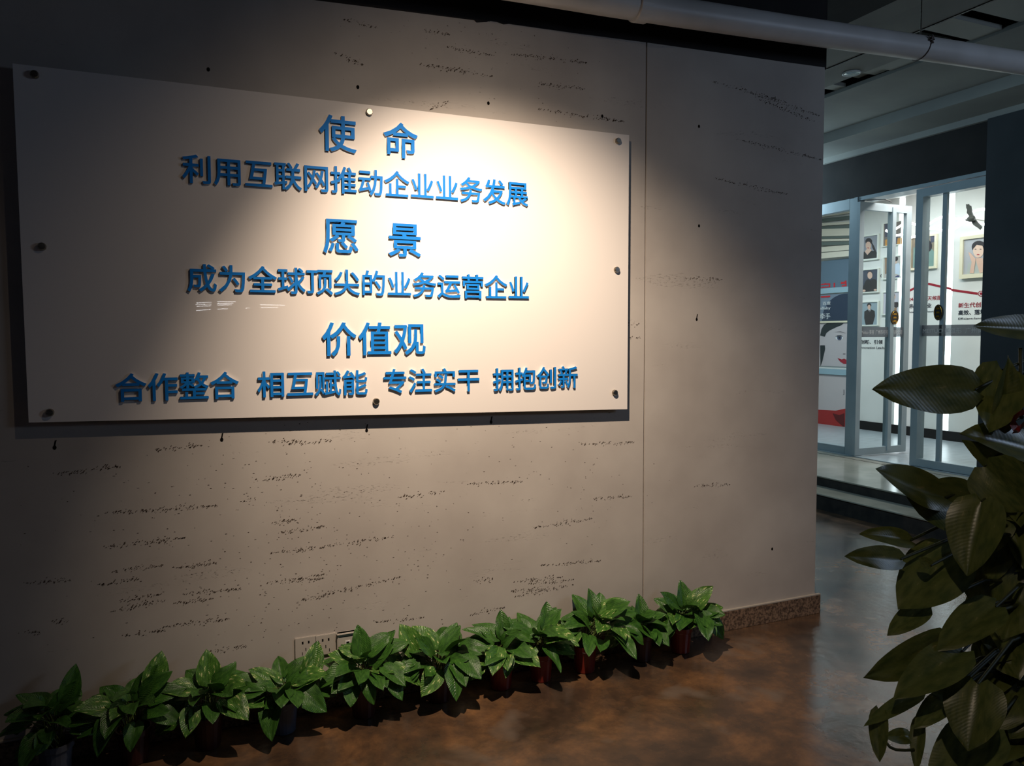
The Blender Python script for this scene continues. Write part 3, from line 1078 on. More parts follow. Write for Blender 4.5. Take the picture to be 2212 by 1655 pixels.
flat('figure', K2, [(1214, 1310), (1270, 1290), (1275, 1415), (1214, 1420)], cm('print_orange', 206, 146, 70), ph, of + .0002)
flat('figure', K2, [(1385, 1400), (1390, 1270), (1440, 1250), (1410, 1390)], cm('print_slate', 70, 74, 92), ph, of)
flat('figure', K2, [(1440, 1280), (1515, 1270), (1515, 1380), (1430, 1388)], cm('print_orange', 206, 146, 70), ph, of + .0002)
t, ph, of = picture('framed picture of a person in a white coat leaning over, middle of the second column', K0, [(772, 990), (966, 972), (948, 1205), (774, 1212)], [(790, 998), (962, 982), (944, 1195), (790, 1200)], cm('print_beige', 190, 184, 178))
flat('figure', K0, [(790, 1000), (832, 996), (830, 1150), (790, 1160)], cm('print_brown', 150, 120, 92), ph, of)
flat('figure', K0, ell(896, 1006, 22, 26), HAIR, ph, of + .0016)
flat('figure', K0, ell(890, 1036, 15, 20), SKIN, ph, of)
flat('figure', K0, [(870, 1150), (880, 1060), (930, 1050), (946, 1100), (944, 1170)], cm('print_coat', 200, 214, 230), ph, of + .0018)
flat('figure', K0, [(880, 1192), (915, 1170), (944, 1180), (944, 1194)], cm('print_blue', 50, 62, 110), ph, of + .0034)
t, ph, of = picture('framed picture of a person holding a dark hat, bottom of the second column', K0, [(764, 1342), (946, 1328), (940, 1558), (764, 1572)], [(784, 1346), (942, 1336), (938, 1550), (784, 1560)], cm('print_lilac', 196, 194, 204))
flat('figure', K0, ell(876, 1384, 18, 30), SKIN, ph, of)
flat('figure', K0, ell(872, 1366, 15, 18), HAIR, ph, of + .0016)
flat('figure', K0, [(860, 1480), (872, 1440), (915, 1436), (932, 1475), (900, 1492)], HAIR, ph, of + .002)
flat('figure', K0, [(862, 1500), (905, 1490), (905, 1545), (862, 1552)], cm('print_brown', 150, 120, 92), ph, of)
t, ph, of = picture('cream framed portrait of a dark-haired person in teal clothes', K0, [(1045, 796), (1318, 758), (1312, 1106), (1042, 1122)], [(1068, 812), (1302, 776), (1296, 1084), (1064, 1098)], cm('print_room', 136, 126, 108), M_CREAM, 0.04)
flat('figure', K0, [(1066, 1096), (1072, 900), (1140, 860), (1230, 880), (1296, 960), (1296, 1084)], cm('print_teal', 120, 150, 142), ph, of)
flat('figure', K0, ell(1200, 880, 56, 66), HAIR, ph, of + .0016)
flat('figure', K0, ell(1190, 905, 32, 50), SKIN, ph, of + .0032)
flat('figure', K0, [(1240, 770), (1300, 765), (1300, 830), (1245, 850)], cm('print_slate', 70, 74, 92), ph, of + .0002)
flat('figure', K0, ell(1122, 1010, 14, 34), HAIR, ph, of + .0016)
t, ph, of = picture('cream framed portrait of a woman resting her chin on her hands, nearest the dark pier', K0, [(1562, 796), (1880, 752), (1880, 1188), (1552, 1206)], [(1592, 822), (1850, 790), (1850, 1146), (1584, 1166)], cm('print_greyblue', 176, 178, 182), M_CREAM, 0.05)
flat('figure', K0, [(1600, 1162), (1612, 1060), (1660, 1010), (1760, 1010), (1830, 1060), (1850, 1146)], cm('print_sage', 176, 182, 176), ph, of)
flat('figure', K0, ell(1722, 890, 72, 62), HAIR, ph, of + .0016)
flat('figure', K0, ell(1716, 925, 52, 72), cm('print_skin_light', 226, 196, 176), ph, of + .0034)
flat('figure', K0, [(1655, 880), (1700, 850), (1780, 860), (1775, 880), (1700, 868), (1664, 910)], HAIR, ph, of + .005)
flat('figure', K0, [(1616, 940), (1640, 950), (1690, 1010), (1670, 1150), (1630, 1150), (1650, 1040)], SKIN, ph, of + .005)
flat('figure', K0, [(1690, 1000), (1760, 1000), (1770, 1140), (1730, 1150), (1700, 1050)], SKIN, ph, of + .0052)
flat('figure', K0, ell(1714, 965, 14, 5), LIP, ph, of + .0067)
for ex_ in (1688, 1738):
    flat('figure', K0, ell(ex_, 912, 10, 4, 10), HAIR, ph, of + .0067)
for ex_ in (1688, 1738):
    pass

# wall lettering and the red timeline
gt = empty('wall_graphics', (XB, 3.6, 1.4), 'red zigzag timeline with red and dark Chinese and English words printed on the shop wall', 'wall print')
for a, b in (((2, 520), (6, 518)),):
    pass
line = [(150, 548), (384, 430), (452, 398), (540, 402), (690, 436), (900, 484), (904, 500), (1330, 560)]
bm = bmesh.new()
for (x0, y0), (x1, y1) in zip(line, line[1:]):
    A, B = sw(K5, x0, y0, 0.003), sw(K5, x1, y1, 0.003)
    n_ = Vector((0, 0, 0.014))
    prism(bm, [A - n_, B - n_, B + n_, A + n_], (0.0025, 0, 0))
build('timeline', bm, M_DRED, gt)
flat('timeline_dot', K5, ell(1385, 560, 50, 46), M_DRED, gt, 0.005)
flat('timeline_dot', K5, ell(1385, 560, 36, 33), M_SHOPWALL, gt, 0.007)
flat('timeline_dot', K5, ell(1385, 560, 24, 22), M_DRED, gt, 0.009)


def shop_text(s, K, x0, x1, y0, y1, m, bold=0.0):
    a, b = sw(K, x0, (y0 + y1) / 2), sw(K, x1, (y0 + y1) / 2)
    t_ = sw(K, (x0 + x1) / 2, y0).z
    l_ = sw(K, (x0 + x1) / 2, y1).z
    text_object('print', s, m, gt, a.y, b.y, l_, t_, 'X', XB - 0.001, bold, 0.002)


shop_text('24小时全天候服务', K5, 212, 832, 598, 672, M_DRED, 0.01)
shop_text('细心、专业', K5, 205, 580, 722, 795, M_INK, 0.02)
shop_text('Attentive profession', K5, 205, 655, 840, 876, M_INK, 0.0)
shop_text('新生代创新力', K5, 1018, 1580, 700, 782, M_DRED, 0.01)
shop_text('高效、落地', K5, 1018, 1460, 822, 905, M_INK, 0.02)
shop_text('Efficient-landing', K5, 1018, 1490, 945, 990, M_INK, 0.0)
shop_text('创新、引领', K3, 708, 1068, 1312, 1380, M_INK, 0.02)
shop_text('Innovation Leads', K3, 708, 1095, 1418, 1458, M_INK, 0.0)
shop_text('2001', K3, 918, 1120, 240, 305, M_INK, 0.0)

# poster wall behind the fixed glass, left of the open door
# (each poster is its own panel)


def poster(label, K, quad, m, thick=0.012):
    bl = sw(K, *quad[3])
    t = empty('poster', (XB, bl.y, bl.z), label, 'poster')
    r = [sw(K, *p) for p in quad]
    y0, y1 = (r[0].y + r[3].y) / 2, (r[1].y + r[2].y) / 2
    y1 = max(y1, sw(K3, 684, 0).y)
    z1, z0 = (r[0].z + r[1].z) / 2, (r[2].z + r[3].z) / 2
    o = boxobj('sheet', (XB - thick, XB, y1, y0, z0, z1), m, t)
    return t, o


pr, sh = poster('grey-blue panel with cropped red characters, topmost of the posters behind the fixed glass', K3, [(-40, 35), (700, -20), (700, 440), (-40, 480)], cm('poster_slate', 92, 112, 128))
ptx = lambda s, K, x0, x1, y0, y1, m, par, off, bold: text_object('print', s, m, par, sw(K, x0, 0).y, sw(K, x1, 0).y, sw(K, x0, y1).z, sw(K, x0, y0).z, 'X', XB - off, bold, 0.002)
flat('print', K3, [(60, 405), (120, 395), (130, 382), (150, 395), (214, 392), (214, 455), (62, 470), (62, 452), (190, 440), (190, 412), (60, 420)], M_RED, sh, 0.0145)
flat('print', K3, [(268, 385), (292, 380), (292, 455), (268, 458)], M_RED, sh, 0.0145)
flat('print', K3, [(385, 372), (440, 366), (455, 348), (475, 348), (480, 440), (400, 445), (400, 428), (455, 420), (455, 402), (385, 405)], M_RED, sh, 0.0145)
bar_m = cm('poster_bar', 150, 178, 190)
pr, sh = poster('blue-grey poster with a big dark disc and white words, under the panel with red characters', K3, [(-40, 580), (700, 556), (700, 1000), (-40, 1000)], cm('poster_greyblue', 118, 132, 148))
flat('disc', K3, [(75, 1000)] + [(480 - 400 * math.cos(a), 1000 - 440 * math.sin(a)) for a in [0.15 + k * 0.1 for k in range(15)]] + [(700, 558), (700, 1000)], cm('poster_navy', 44, 58, 78), sh, 0.0145)
flat('print', K3, [(60, 600), (214, 590), (210, 618), (60, 626)], M_RED, sh, 0.0165)
for s_, y0, y1, x0 in (('百度', 690, 745, 120), ('MaBaby', 778, 836, 20), ('代牵手', 885, 978, -10)):
    ptx(s_, K3, x0, 250, y0, y1, M_WPRINT, sh, 0.017, 0.0)
pr, sh = poster('poster with a close-up of a woman\'s face and red lips, behind the fixed glass', K3, [(-40, 1035), (700, 1028), (700, 1740), (-40, 1745)], cm('poster_face', 190, 182, 184))
FP = cm('poster_hair', 40, 48, 50)
flat('print', K3, [(50, 1240), (70, 1140), (110, 1070), (160, 1040), (430, 1040), (400, 1070), (300, 1110), (200, 1160), (150, 1200), (125, 1260)], FP, sh, 0.0145)
flat('print', K3, [(50, 1400), (125, 1400), (130, 1460), (85, 1660), (55, 1740)], FP, sh, 0.0145)
flat('print', K3, ell(360, 1275, 62, 40), M_WPRINT, sh, 0.0145)
flat('print', K3, ell(362, 1278, 38, 38), cm('poster_iris', 80, 86, 110), sh, 0.0165)
flat('print', K3, ell(362, 1278, 16, 16, 12), FP, sh, 0.0185)
flat('print', K3, [(290, 1262), (330, 1238), (390, 1235), (420, 1262), (385, 1246), (335, 1250)], FP, sh, 0.0205)
flat('print', K3, [(285, 1185), (380, 1170), (470, 1205), (380, 1186)], cm('poster_brow', 120, 112, 116), sh, 0.0145)
flat('print', K3, [(330, 1605), (400, 1630), (440, 1615), (480, 1640), (480, 1700), (430, 1700), (370, 1660)], cm('poster_lip', 160, 40, 54), sh, 0.0145)
flat('print', K3, ell(440, 1540, 24, 8, 12), cm('poster_brow', 120, 112, 116), sh, 0.0145)
pr, sh = poster('white poster with a red lower edge, lowest behind the fixed glass', K6, [(-60, 532), (700, 526), (700, 1400), (-60, 1320)], cm('poster_white', 196, 186, 186))
flat('print', K6, [(-60, 1090), (60, 1092), (340, 1108), (470, 1080), (700, 1040), (700, 1395), (-60, 1318)], cm('poster_red', 170, 46, 44), sh, 0.0145)
flat('print', K6, [(290, 1150), (400, 1180), (480, 1150), (480, 1385), (340, 1260)], cm('poster_darkred', 96, 26, 28), sh, 0.0165)
flat('print', K6, [(455, 850), (478, 850), (478, 765), (470, 765), (470, 840)], M_INK, sh, 0.0145)
for nm, K, y0, y1, y2, y3, c_ in (('cream', K3, 1005, 1028, 1035, 1035, M_CREAM), ('blue upper', K3, 482, 560, 450, 545, bar_m), ('blue lower', K6, 430, 514, 424, 522, bar_m)):
    a = sw(K, -40, y0)
    b = sw(K, 700, y3 if nm != 'cream' else y1)
    z1 = sw(K, 250, (y0 + y2) / 2 if nm != 'cream' else y0).z
    z0 = sw(K, 250, (y1 + y3) / 2 if nm != 'cream' else y1 + 4).z
    o = boxobj('shelf_rail', (XB - 0.03, XB - 0.0125, b.y, a.y, z0, z1), c_)
    tag(o, '%s horizontal rail between the posters behind the fixed glass' % {'cream': 'thin cream', 'blue upper': 'pale blue upper', 'blue lower': 'pale blue lower'}[nm], 'rail')

# blind of tilted slats above the posters
bl_ = empty('slatted_blind', (XB - 0.1, 5.2, 2.5), 'cream blind with tilted slats and dark gaps above the posters behind the fixed glass', 'blind')
M_BLIND = mat('blind_cream', srgb(214, 206, 188), 0.5)
M_BLINDD = mat('blind_grey', srgb(96, 106, 100), 0.6)
for i, (ya, yb, h, m_) in enumerate(((860, 775, 50, M_BLIND), (935, 875, 60, M_BLINDD), (1012, 985, 45, M_BLIND), (1070, 1050, 70, M_BLINDD), (1110, 1110, 130, M_BLIND), (1250, 1240, 40, M_BLINDD),
                                     (1290, 1300, 36, M_BLIND), (1340, 1345, 60, M_BLINDD), (1440, 1400, 90, M_BLIND), (1545, 1500, 100, M_BLIND))):
    bmx = bmesh.new()
    prism(bmx, [sw(K2, -60, ya + 10, 0.05 + i * .003), sw(K2, 740, yb - 15, 0.05 + i * .003), sw(K2, 740, yb - 15 + h, 0.05 + i * .003), sw(K2, -60, ya + 10 + h, 0.05 + i * .003)], (0.006, 0, 0))
    build('slat', bmx, m_, bl_)

# wavy LED tubes hanging in front of the shop wall and the bird figure
WX = 8.35
wa = [(1931, 497), (1942, 490), (1953, 483), (1966, 481), (1978, 485), (1990, 488), (2001, 487), (2010, 482), (2021, 475), (2032, 470), (2043, 468), (2056, 471), (2070, 473), (2080, 472), (2090, 467), (2100, 459), (2110, 454), (2120, 452), (2131, 452), (2142, 456), (2156, 464)]
wb = [(1914, 498), (1923, 503), (1931, 509), (1940, 508), (1948, 507), (1958, 511), (1967, 513), (1979, 511), (1990, 505), (2000, 497), (2008, 494), (2019, 494), (2030, 496), (2043, 500), (2052, 499), (2062, 494), (2072, 487), (2083, 480), (2097, 478), (2110, 480), (2120, 484), (2131, 485), (2145, 482)]
for pts, lab in ((wa, 'upper of two glowing wavy white light tubes in front of the shop wall'), (wb, 'lower of two glowing wavy white light tubes in front of the shop wall')):
    t = empty('wave_light', on(*pts[0], 0, WX), lab, 'light', 'wavy light tubes in the shop')
    bm = bmesh.new()
    tube(bm, [on(x, y, 0, WX) for x, y in pts], 0.014, 8)
    build('tube', bm, M_LED, t, smooth=True)
    bm = bmesh.new()
    for x, y in (pts[2], pts[-3]):
        c = on(x, y, 0, WX)
        tube(bm, [c, (XB - 0.001, c.y, c.z + 0.02)], 0.004, 6)
    build('bracket', bm, M_STEEL, t)
eagle = empty('bird_figure', on(2100, 475, 0, 8.25), 'dark bird figure with spread wings over the wavy lights', 'figurine')
M_EAGLE = mat('bird_grey', srgb(74, 78, 74), 0.6)


def eb(name, pts, x0=8.25, th=0.02, m=M_EAGLE):
    bmx = bmesh.new()
    prism(bmx, [on(K4[0] + x * K4[2], K4[1] + y * K4[2], 0, x0) for x, y in pts], (th, 0, 0))
    return build(name, bmx, m, eagle)


eb('wing', [(1255, 670), (1275, 690), (1290, 668), (1300, 690), (1330, 700), (1345, 780), (1370, 870), (1340, 920), (1300, 880), (1268, 820), (1275, 770), (1258, 740)])
eb('wing', [(1365, 860), (1420, 950), (1470, 1010), (1510, 1050), (1530, 1080), (1515, 1090), (1525, 1110), (1500, 1100), (1500, 1125), (1480, 1105), (1440, 1080), (1385, 1040), (1340, 970)])
bm = bmesh.new()
c0, c1_ = on(K4[0] + 1290 * K4[2], K4[1] + 955 * K4[2], 0, 8.24), on(K4[0] + 1405 * K4[2], K4[1] + 905 * K4[2], 0, 8.20)
tube(bm, [c0, c0.lerp(c1_, .3), c0.lerp(c1_, .65), c0.lerp(c1_, .85), c1_], [0.008, 0.035, 0.04, 0.022, 0.006], 10)
build('body', bm, M_EAGLE, eagle, smooth=True)
eb('tail', [(1240, 950), (1300, 925), (1330, 965), (1260, 975)])
bm = bmesh.new()
tube(bm, [c0.lerp(c1_, .5), (XB - 0.001, c0.y, c0.z)], 0.004, 6)
build('bracket', bm, M_STEEL, eagle)

# ------------------------------------------------------------------ pothos leaves
GREEN = leaf_material('leaf_green', srgb(44, 84, 30), srgb(66, 112, 40), srgb(150, 166, 96), 0.27, 0.36, 0.10)
GREEN2 = leaf_material('leaf_variegated', srgb(54, 96, 34), srgb(88, 134, 52), srgb(196, 202, 140), 0.37, 0.36, 0.10)
DARKLEAF = leaf_material('leaf_dark', srgb(66, 80, 38), srgb(92, 100, 52), srgb(120, 118, 74), 0.30, 0.34, 0.06, 0.035)
M_STEM = mat('stem_green', srgb(86, 104, 48), 0.5)
M_SOIL = mat('soil', srgb(40, 30, 22), 0.95)


def leaf_profile(t):
    # ovate, rounded heart base, drawn-out tip
    w = math.sin(PI * min(1.0, t ** 0.60)) ** 0.62 if 0 < t < 1 else 0.0
    if t > 0.86:
        w *= 0.55 + 0.45 * (1 - t) / 0.14
    return w


def leaf_mesh(name, length, half, fold, arch, wave, seed, n=9, m=4, twist=0.0):
    """leaf along +X from its stalk, upper side +Z"""
    r = random.Random(seed)
    bmx = bmesh.new()
    rows = []
    ph = r.random() * 6
    for i in range(n + 1):
        t = i / n
        x = length * t
        w = half * leaf_profile(t) if 0 < i < n else (half * 0.02)
        if i == 0:
            w = half * 0.28
        row = []
        zc = -arch * length * (t ** 1.8)
        for j in range(-m, m + 1):
            s = j / m
            lobe = -0.10 * length * abs(s) ** 1.3 * max(0, 1 - t * 3.2)
            z = zc + abs(s) * w * fold * (1 - 0.35 * abs(s)) + wave * half * math.sin(ph + 7 * t + 2.0 * s) * abs(s)
            row.append(bmx.verts.new((x + lobe, s * w, z + twist * s * w * t)))
        rows.append(row)
    for a, b in zip(rows, rows[1:]):
        for k in range(2 * m):
            bmx.faces.new((a[k], b[k], b[k + 1], a[k + 1]))
    bmesh.ops.remove_doubles(bmx, verts=bmx.verts[:], dist=length * 0.001)
    me = bpy.data.meshes.new(name)
    for f in bmx.faces:
        f.smooth = True
    bmx.to_mesh(me)
    bmx.free()
    return me


LEAVES = []
for k in range(8):
    me = leaf_mesh('leaf', 1.0, 0.30 + 0.035 * (k % 3), 0.45 + 0.12 * (k % 2), 0.16 + 0.07 * (k % 4), 0.10, k, twist=(-0.3, 0.2, 0.0, 0.35)[k % 4])
    me.materials.append(GREEN2 if k in (2, 5) else GREEN)
    LEAVES.append(me)


def place(me, name, parent, base, tip, up_hint, scale=None, width=1.0):
    """put a unit leaf so that it runs from base to tip"""
    base, tip = Vector(base), Vector(tip)
    x = (tip - base)
    L_ = x.length
    x.normalize()
    y = Vector(up_hint).cross(x)
    if y.length < 1e-4:
        y = x.orthogonal()
    y.normalize()
    z = x.cross(y)
    o = bpy.data.objects.new(name, me)
    COL.objects.link(o)
    o.parent = parent
    M = Matrix((x * L_, y * L_ * width, z * L_)).transposed().to_4x4()
    o.matrix_basis = Matrix.Translation(base - parent.location) @ M
    return o


# centre pixel, base pixel y, foliage pixel box (x0, x1, top), pot colour, label
POTS = {'red': mat('pot_red', srgb(112, 34, 26), 0.3), 'blue': mat('pot_bluegrey', srgb(70, 80, 98), 0.4), 'white': mat('pot_pale', srgb(92, 96, 106), 0.4), 'dark': mat('pot_dark', srgb(58, 26, 20), 0.4)}
PLANTS = [
    (118, 1632, 20, 192, 1440, 'white', 'dimly lit pothos in a pale pot, leftmost of the row', 163),
    (288, 1618, 195, 372, 1412, 'dark', 'dim pothos second from the left, upright pointed leaf on its right', 350),
    (448, 1600, 365, 545, 1408, 'dark', 'bushy pothos third from the left, broad leaf standing at its top centre', 448),
    (612, 1568, 535, 698, 1388, 'blue', 'pothos in a blue-grey pot just left of and below the wall sockets', 690),
    (785, 1540, 703, 866, 1352, 'dark', 'full pothos right of the wall sockets, tall leaf at its top left', 776),
    (948, 1513, 858, 1040, 1352, 'dark', 'wide pothos with a broad pale-tipped leaf at its left, below the board\'s middle screw', 870),
    (1082, 1490, 1022, 1142, 1318, 'red', 'pothos with one large upright leaf, left of the brightest red pot', 1085),
    (1168, 1476, 1100, 1224, 1300, 'red', 'pothos in the most visible bright red pot, small leaf pair at the top', 1185),
    (1263, 1462, 1205, 1365, 1273, 'red', 'large pothos with pale-centred leaf at its top left, fourth from the right end counting itself last but two', 1278),
    (1385, 1432, 1330, 1425, 1285, 'dark', 'small pothos in front of the wall joint, second from the right end', 1385),
    (1470, 1414, 1412, 1538, 1255, 'red', 'rightmost pothos of the row, one round leaf arching at its top', 1475),
]
PLANTS[8] = PLANTS[8][:6] + ('large pothos with a pale-centred leaf at its top left, third from the right end', 1278)
RGT = Vector((1, 0, 0))
for pi_, (px, py, fx0, fx1, ftop, pc, lab, tx) in enumerate(PLANTS):
    g = on(px, py, 2, 0)
    g.y = -0.125
    gx = on(px, py - 60, 1, g.y).x
    g.x = gx
    R = (on(fx1, ftop + 90, 1, g.y).x - on(fx0, ftop + 90, 1, g.y).x) / 2
    cxw = (on(fx1, ftop + 90, 1, g.y).x + on(fx0, ftop + 90, 1, g.y).x) / 2
    top = on(tx, ftop, 1, g.y).z
    r = random.Random(100 + pi_)
    t = empty('potted_pothos', (g.x, g.y, 0), lab, 'potted plant', 'potted pothos in a row along the wall')
    HP = 0.125
    bm = bmesh.new()
    lathe(bm, [(0.040, 0.0), (0.044, 0.004), (0.052, HP * 0.8), (0.053, HP * 0.82), (0.058, HP * 0.84), (0.059, HP), (0.054, HP), (0.050, HP * 0.8)], (g.x, g.y, 0), 22)
    build('pot', bm, POTS[pc], t, smooth=False)
    bm = bmesh.new()
    lathe(bm, [(0.0505, HP * 0.82), (0.03, HP * 0.86), (0.008, HP * 0.88)], (g.x, g.y, 0), 14, cap_bottom=False, cap_top=True)
    build('soil', bm, M_SOIL, t)
    sb = bmesh.new()
    nl = 40 if R > 0.15 else 31
    stems = []
    for i in range(nl):
        u = (i + 0.5) / nl
        phi = i * 2.39996 + r.uniform(-.35, .35)
        rr = R * (0.10 + 0.66 * u ** 0.75)
        h = top - 0.135 - (top - 0.315) * (u ** 1.1) + r.uniform(-0.03, 0.02)
        c = Vector((cxw + rr * math.cos(phi), g.y + rr * math.sin(phi) * (0.85 if math.sin(phi) < 0 else 0.45), h))
        L_ = r.uniform(0.085, 0.135) * (1.0 if R > 0.12 else 0.88)
        pitch = math.radians(50 - 82 * u + r.uniform(-18, 18))
        ph2 = phi + r.uniform(-.5, .5)
        d = Vector((math.cos(ph2) * math.cos(pitch), math.sin(ph2) * math.cos(pitch), math.sin(pitch)))
        stems.append((c, c + d * L_))
    # the tall leaf that marks this plant, where the photo shows its tip
    tp = on(tx, ftop, 1, g.y + 0.02)
    dx = 0.35 * (tp.x - cxw)
    stems.append((tp - Vector((dx, 0.01, 0.115)), tp))
    for b_, e_ in stems:
        if e_.y > -0.02:
            e_.y = -0.02 - r.random() * 0.01
        if b_.y > -0.05:
            b_.y = -0.05
        b_.z = max(0.05, b_.z)
        e_.z = max(0.015, e_.z)
        me = r.choice(LEAVES)
        hint = Vector((r.uniform(-.35, .35), -0.55 + r.uniform(-.3, .3), 1.0))
        if e_ is tp:
            hint = Vector((0.1, -1, 0.2))
        place(me, 'leaf', t, b_, e_, hint, width=r.uniform(0.92, 1.12))
        s0 = Vector((g.x + r.uniform(-.03, .03), g.y + r.uniform(-.03, .03), HP * 0.86))
        mid = s0.lerp(b_, 0.5) + Vector((0, 0, 0.03))
        tube(sb, [s0, mid, b_], [0.0022, 0.0018, 0.0013], 5, cap=False)
    build('stems', sb, M_STEM, t, smooth=True)

# ------------------------------------------------------------------ large climbing pothos in the right foreground
DZ = 1.72
PX_ = atdepth(2262, 1200, 1.9)
bp_ = empty('climbing_pothos', (PX_.x, PX_.y, 0), 'large dark broad-leaved climbing pothos in the right foreground', 'potted plant')
bm = bmesh.new()
tube(bm, [(PX_.x, PX_.y, 0.05), (PX_.x, PX_.y, 0.9), (PX_.x, PX_.y, 1.42)], 0.035, 14)
M_COIR = mat('coir_pole', srgb(52, 38, 26), 0.95)
noisy(M_COIR, srgb(36, 26, 18), srgb(70, 52, 36), 60, 4, bump=0.6, bscale=120, bdist=0.004)
build('moss_pole', bm, M_COIR, bp_, smooth=True)
bm = bmesh.new()
lathe(bm, [(0.12, 0.0), (0.125, 0.01), (0.155, 0.26), (0.168, 0.265), (0.168, 0.30), (0.155, 0.30), (0.145, 0.25)], (PX_.x, PX_.y, 0), 28)
build('pot', bm, POTS['white'], bp_)
bm = bmesh.new()
lathe(bm, [(0.146, 0.255), (0.05, 0.27)], (PX_.x, PX_.y, 0), 20, cap_bottom=False, cap_top=True)
build('soil', bm, M_SOIL, bp_)
# base px, tip px, half width px, depth of base, depth of tip, turn about the midrib, fold, arch
BIG = [
    ((2275, 716), (2092, 711), 34, 1.75, 1.68, 0.5, 0.5, -0.06),
    ((2105, 842), (1880, 840), 54, 1.62, 1.52, 0.05, 0.10, -0.02),
    ((2150, 930), (2192, 772), 40, 1.66, 1.62, 0.9, 0.6, 0.10),
    ((2165, 800), (2140, 930), 56, 1.68, 1.60, -0.3, 0.25, 0.05),
    ((2250, 985), (2095, 925), 52, 1.70, 1.60, 0.9, 0.5, 0.10),
    ((2215, 1040), (2088, 955), 30, 1.70, 1.60, 0.2, 0.3, 0.05),
    ((2130, 1008), (2225, 1108), 62, 1.60, 1.55, 0.2, 0.45, 0.15),
    ((2040, 1075), (1857, 1025), 44, 1.66, 1.56, 0.5, 0.4, -0.15),
    ((2100, 1100), (1968, 1075), 62, 1.70, 1.62, 0.1, 0.25, 0.05),
    ((2120, 1085), (2086, 1240), 56, 1.58, 1.54, 0.2, 0.55, 0.10),
    ((1965, 1168), (1862, 1150), 24, 1.66, 1.60, 0.6, 0.4, 0.05),
    ((1945, 1208), (1832, 1200), 27, 1.62, 1.54, 0.2, 0.25, 0.05),
    ((2060, 1195), (1945, 1312), 66, 1.68, 1.60, 0.1, 0.2, 0.05),
    ((1998, 1312), (1918, 1370), 26, 1.64, 1.60, 0.2, 0.3, 0.05),
    ((2150, 1312), (2028, 1396), 42, 1.64, 1.58, 0.3, 0.4, 0.10),
    ((2035, 1385), (1888, 1470), 44, 1.62, 1.55, -0.5, 0.45, 0.15),
    ((2078, 1408), (1938, 1500), 44, 1.60, 1.52, 0.2, 0.4, 0.10),
    ((2112, 1478), (2090, 1616), 60, 1.58, 1.52, 0.1, 0.35, 0.15),
    ((1985, 1500), (1874, 1556), 18, 1.62, 1.56, 0.3, 0.4, 0.15),
    ((1900, 1535), (1896, 1645), 22, 1.60, 1.56, 0.4, 0.3, 0.10),
    ((1965, 1590), (1912, 1592), 17, 1.62, 1.60, 0.2, 0.3, 0.05),
    ((2048, 1506), (1976, 1572), 26, 1.62, 1.58, 0.2, 0.3, 0.05),
    ((1985, 1555), (1978, 1668), 16, 1.62, 1.58, 0.3, 0.3, 0.05),
    ((2140, 1575), (2010, 1700), 60, 1.66, 1.60, 0.1, 0.25, 0.05),
    ((2010, 1222), (1985, 1205), 12, 1.6, 1.6, 0.2, 0.3, 0.05),
    ((2064, 1400), (2070, 1460), 16, 1.66, 1.6, 0.2, 0.3, 0.05),
    ((2045, 1500), (2012, 1498), 16, 1.6, 1.6, 0.2, 0.3, 0.05),
]
rb = random.Random(5)
fill = []
for i in range(88):                      # leaves deeper in the plant
    y = 960 + 700 * (i / 87.0) + rb.uniform(-30, 30)
    x = rb.uniform(2150, 2280) if y > 1180 else rb.uniform(2175, 2290)
    a = rb.uniform(-2.6, 2.6)
    l_ = rb.uniform(90, 130)
    fill.append(((x, y), (x + l_ * math.sin(a) * 0.35 + rb.uniform(-30, 10), y + l_ * (0.8 + 0.2 * math.cos(a))), rb.uniform(44, 62), 1.84 + rb.uniform(-.06, .06), 1.80 + rb.uniform(-.08, .06), rb.uniform(-.6, .6), 0.35, 0.1))
for y in range(1130, 1660, 60):
    x = 2125 if y < 1300 or y > 1560 else 2155
    fill.append(((x + 10, y - 50), (x, y + 75), 56, 1.82, 1.80, rb.uniform(-.2, .2), 0.2, 0.05))
stem_bm = bmesh.new()
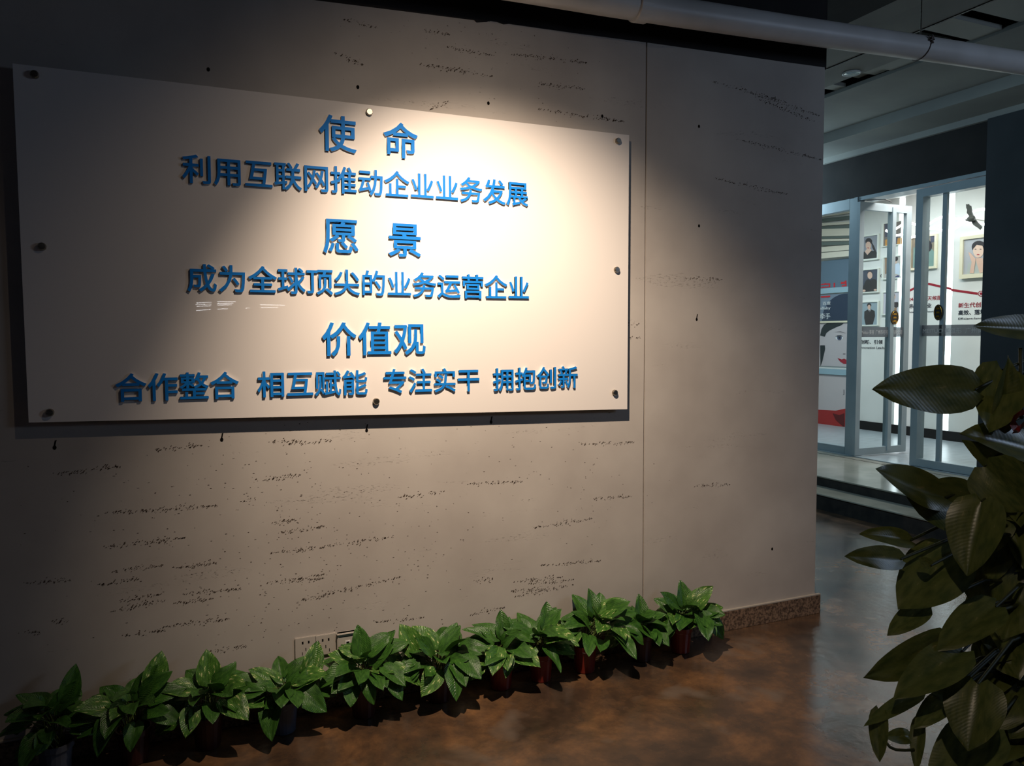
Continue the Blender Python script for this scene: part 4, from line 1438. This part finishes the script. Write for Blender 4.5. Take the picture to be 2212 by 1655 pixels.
for i, (b_, t_, hw, db, dt, turn, fold, arch) in enumerate(BIG + fill):
    B_, T_ = atdepth(b_[0], b_[1], db), atdepth(t_[0], t_[1], dt)
    L_ = (T_ - B_).length
    half = hw / F_PX * (db + dt) / 2 / L_
    me = leaf_mesh('leaf', 1.0, half, fold, arch, 0.06, 50 + i, n=11, m=5)
    me.materials.append(DARKLEAF)
    x = (T_ - B_).normalized()
    toward = -ray((b_[0] + t_[0]) / 2, (b_[1] + t_[1]) / 2).normalized()
    hint = Matrix.Rotation(turn, 3, x) @ (toward - x * toward.dot(x))
    place(me, 'leaf', bp_, B_, T_, hint)
    # petiole back to the pole
    ny = Vector((PX_.x, PX_.y, min(1.40, B_.z + 0.04 - 0.10 * rb.random())))
    mid = ny.lerp(B_, 0.55) + Vector((0, 0, 0.035))
    tube(stem_bm, [ny, mid, B_], [0.005, 0.004, 0.003], 6, cap=False)
# upright stalk of the top leaf, and a looping aerial root low down
a_, b_ = atdepth(2204, 752, 1.72), atdepth(2206, 905, 1.74)
tube(stem_bm, [a_, a_.lerp(b_, .5), b_], 0.004, 6)
lp = [atdepth(x, y, 1.6) for x, y in ((1916, 1606), (1922, 1614), (1935, 1620), (1955, 1621), (1975, 1620))]
tube(stem_bm, lp, 0.003, 6)
build('stems', stem_bm, mat('stem_dark', srgb(44, 52, 26), 0.6), bp_, smooth=True)

# red ribbon tied to the upright stalk
rib = empty('red_ribbon', atdepth(2205, 925, 1.66), 'glossy red ribbon bow tied in the dark climbing plant', 'ribbon')
M_RIB = mat('ribbon_red', srgb(200, 40, 30), 0.3)
M_RIB.node_tree.nodes['Principled BSDF'].inputs['Coat Weight'].default_value = 0.3


def ribbon(name, pts, hw):
    bmx = bmesh.new()
    P_ = [atdepth(x, y, d) for x, y, d in pts]
    prev = None
    for i, p in enumerate(P_):
        d = (P_[min(i + 1, len(P_) - 1)] - P_[max(0, i - 1)]).normalized()
        s_ = d.cross(FW).normalized() * hw * (0.5 + 0.5 * math.sin(PI * (i + 0.6) / len(P_))) + FW * 0.006 * math.sin(i)
        a, b = bmx.verts.new(p - s_), bmx.verts.new(p + s_)
        if prev:
            bmx.faces.new((prev[0], a, b, prev[1]))
        prev = (a, b)
    bmesh.ops.solidify(bmx, geom=bmx.faces[:], thickness=0.0012)
    build(name, bmx, M_RIB, rib, smooth=True)


ribbon('loop', [(2216, 890, 1.64), (2204, 893, 1.62), (2192, 903, 1.61), (2188, 915, 1.61), (2194, 925, 1.62), (2200, 930, 1.64)], 0.008)
ribbon('tail', [(2222, 900, 1.66), (2216, 912, 1.63), (2206, 922, 1.62), (2198, 930, 1.62), (2193, 936, 1.63)], 0.007)
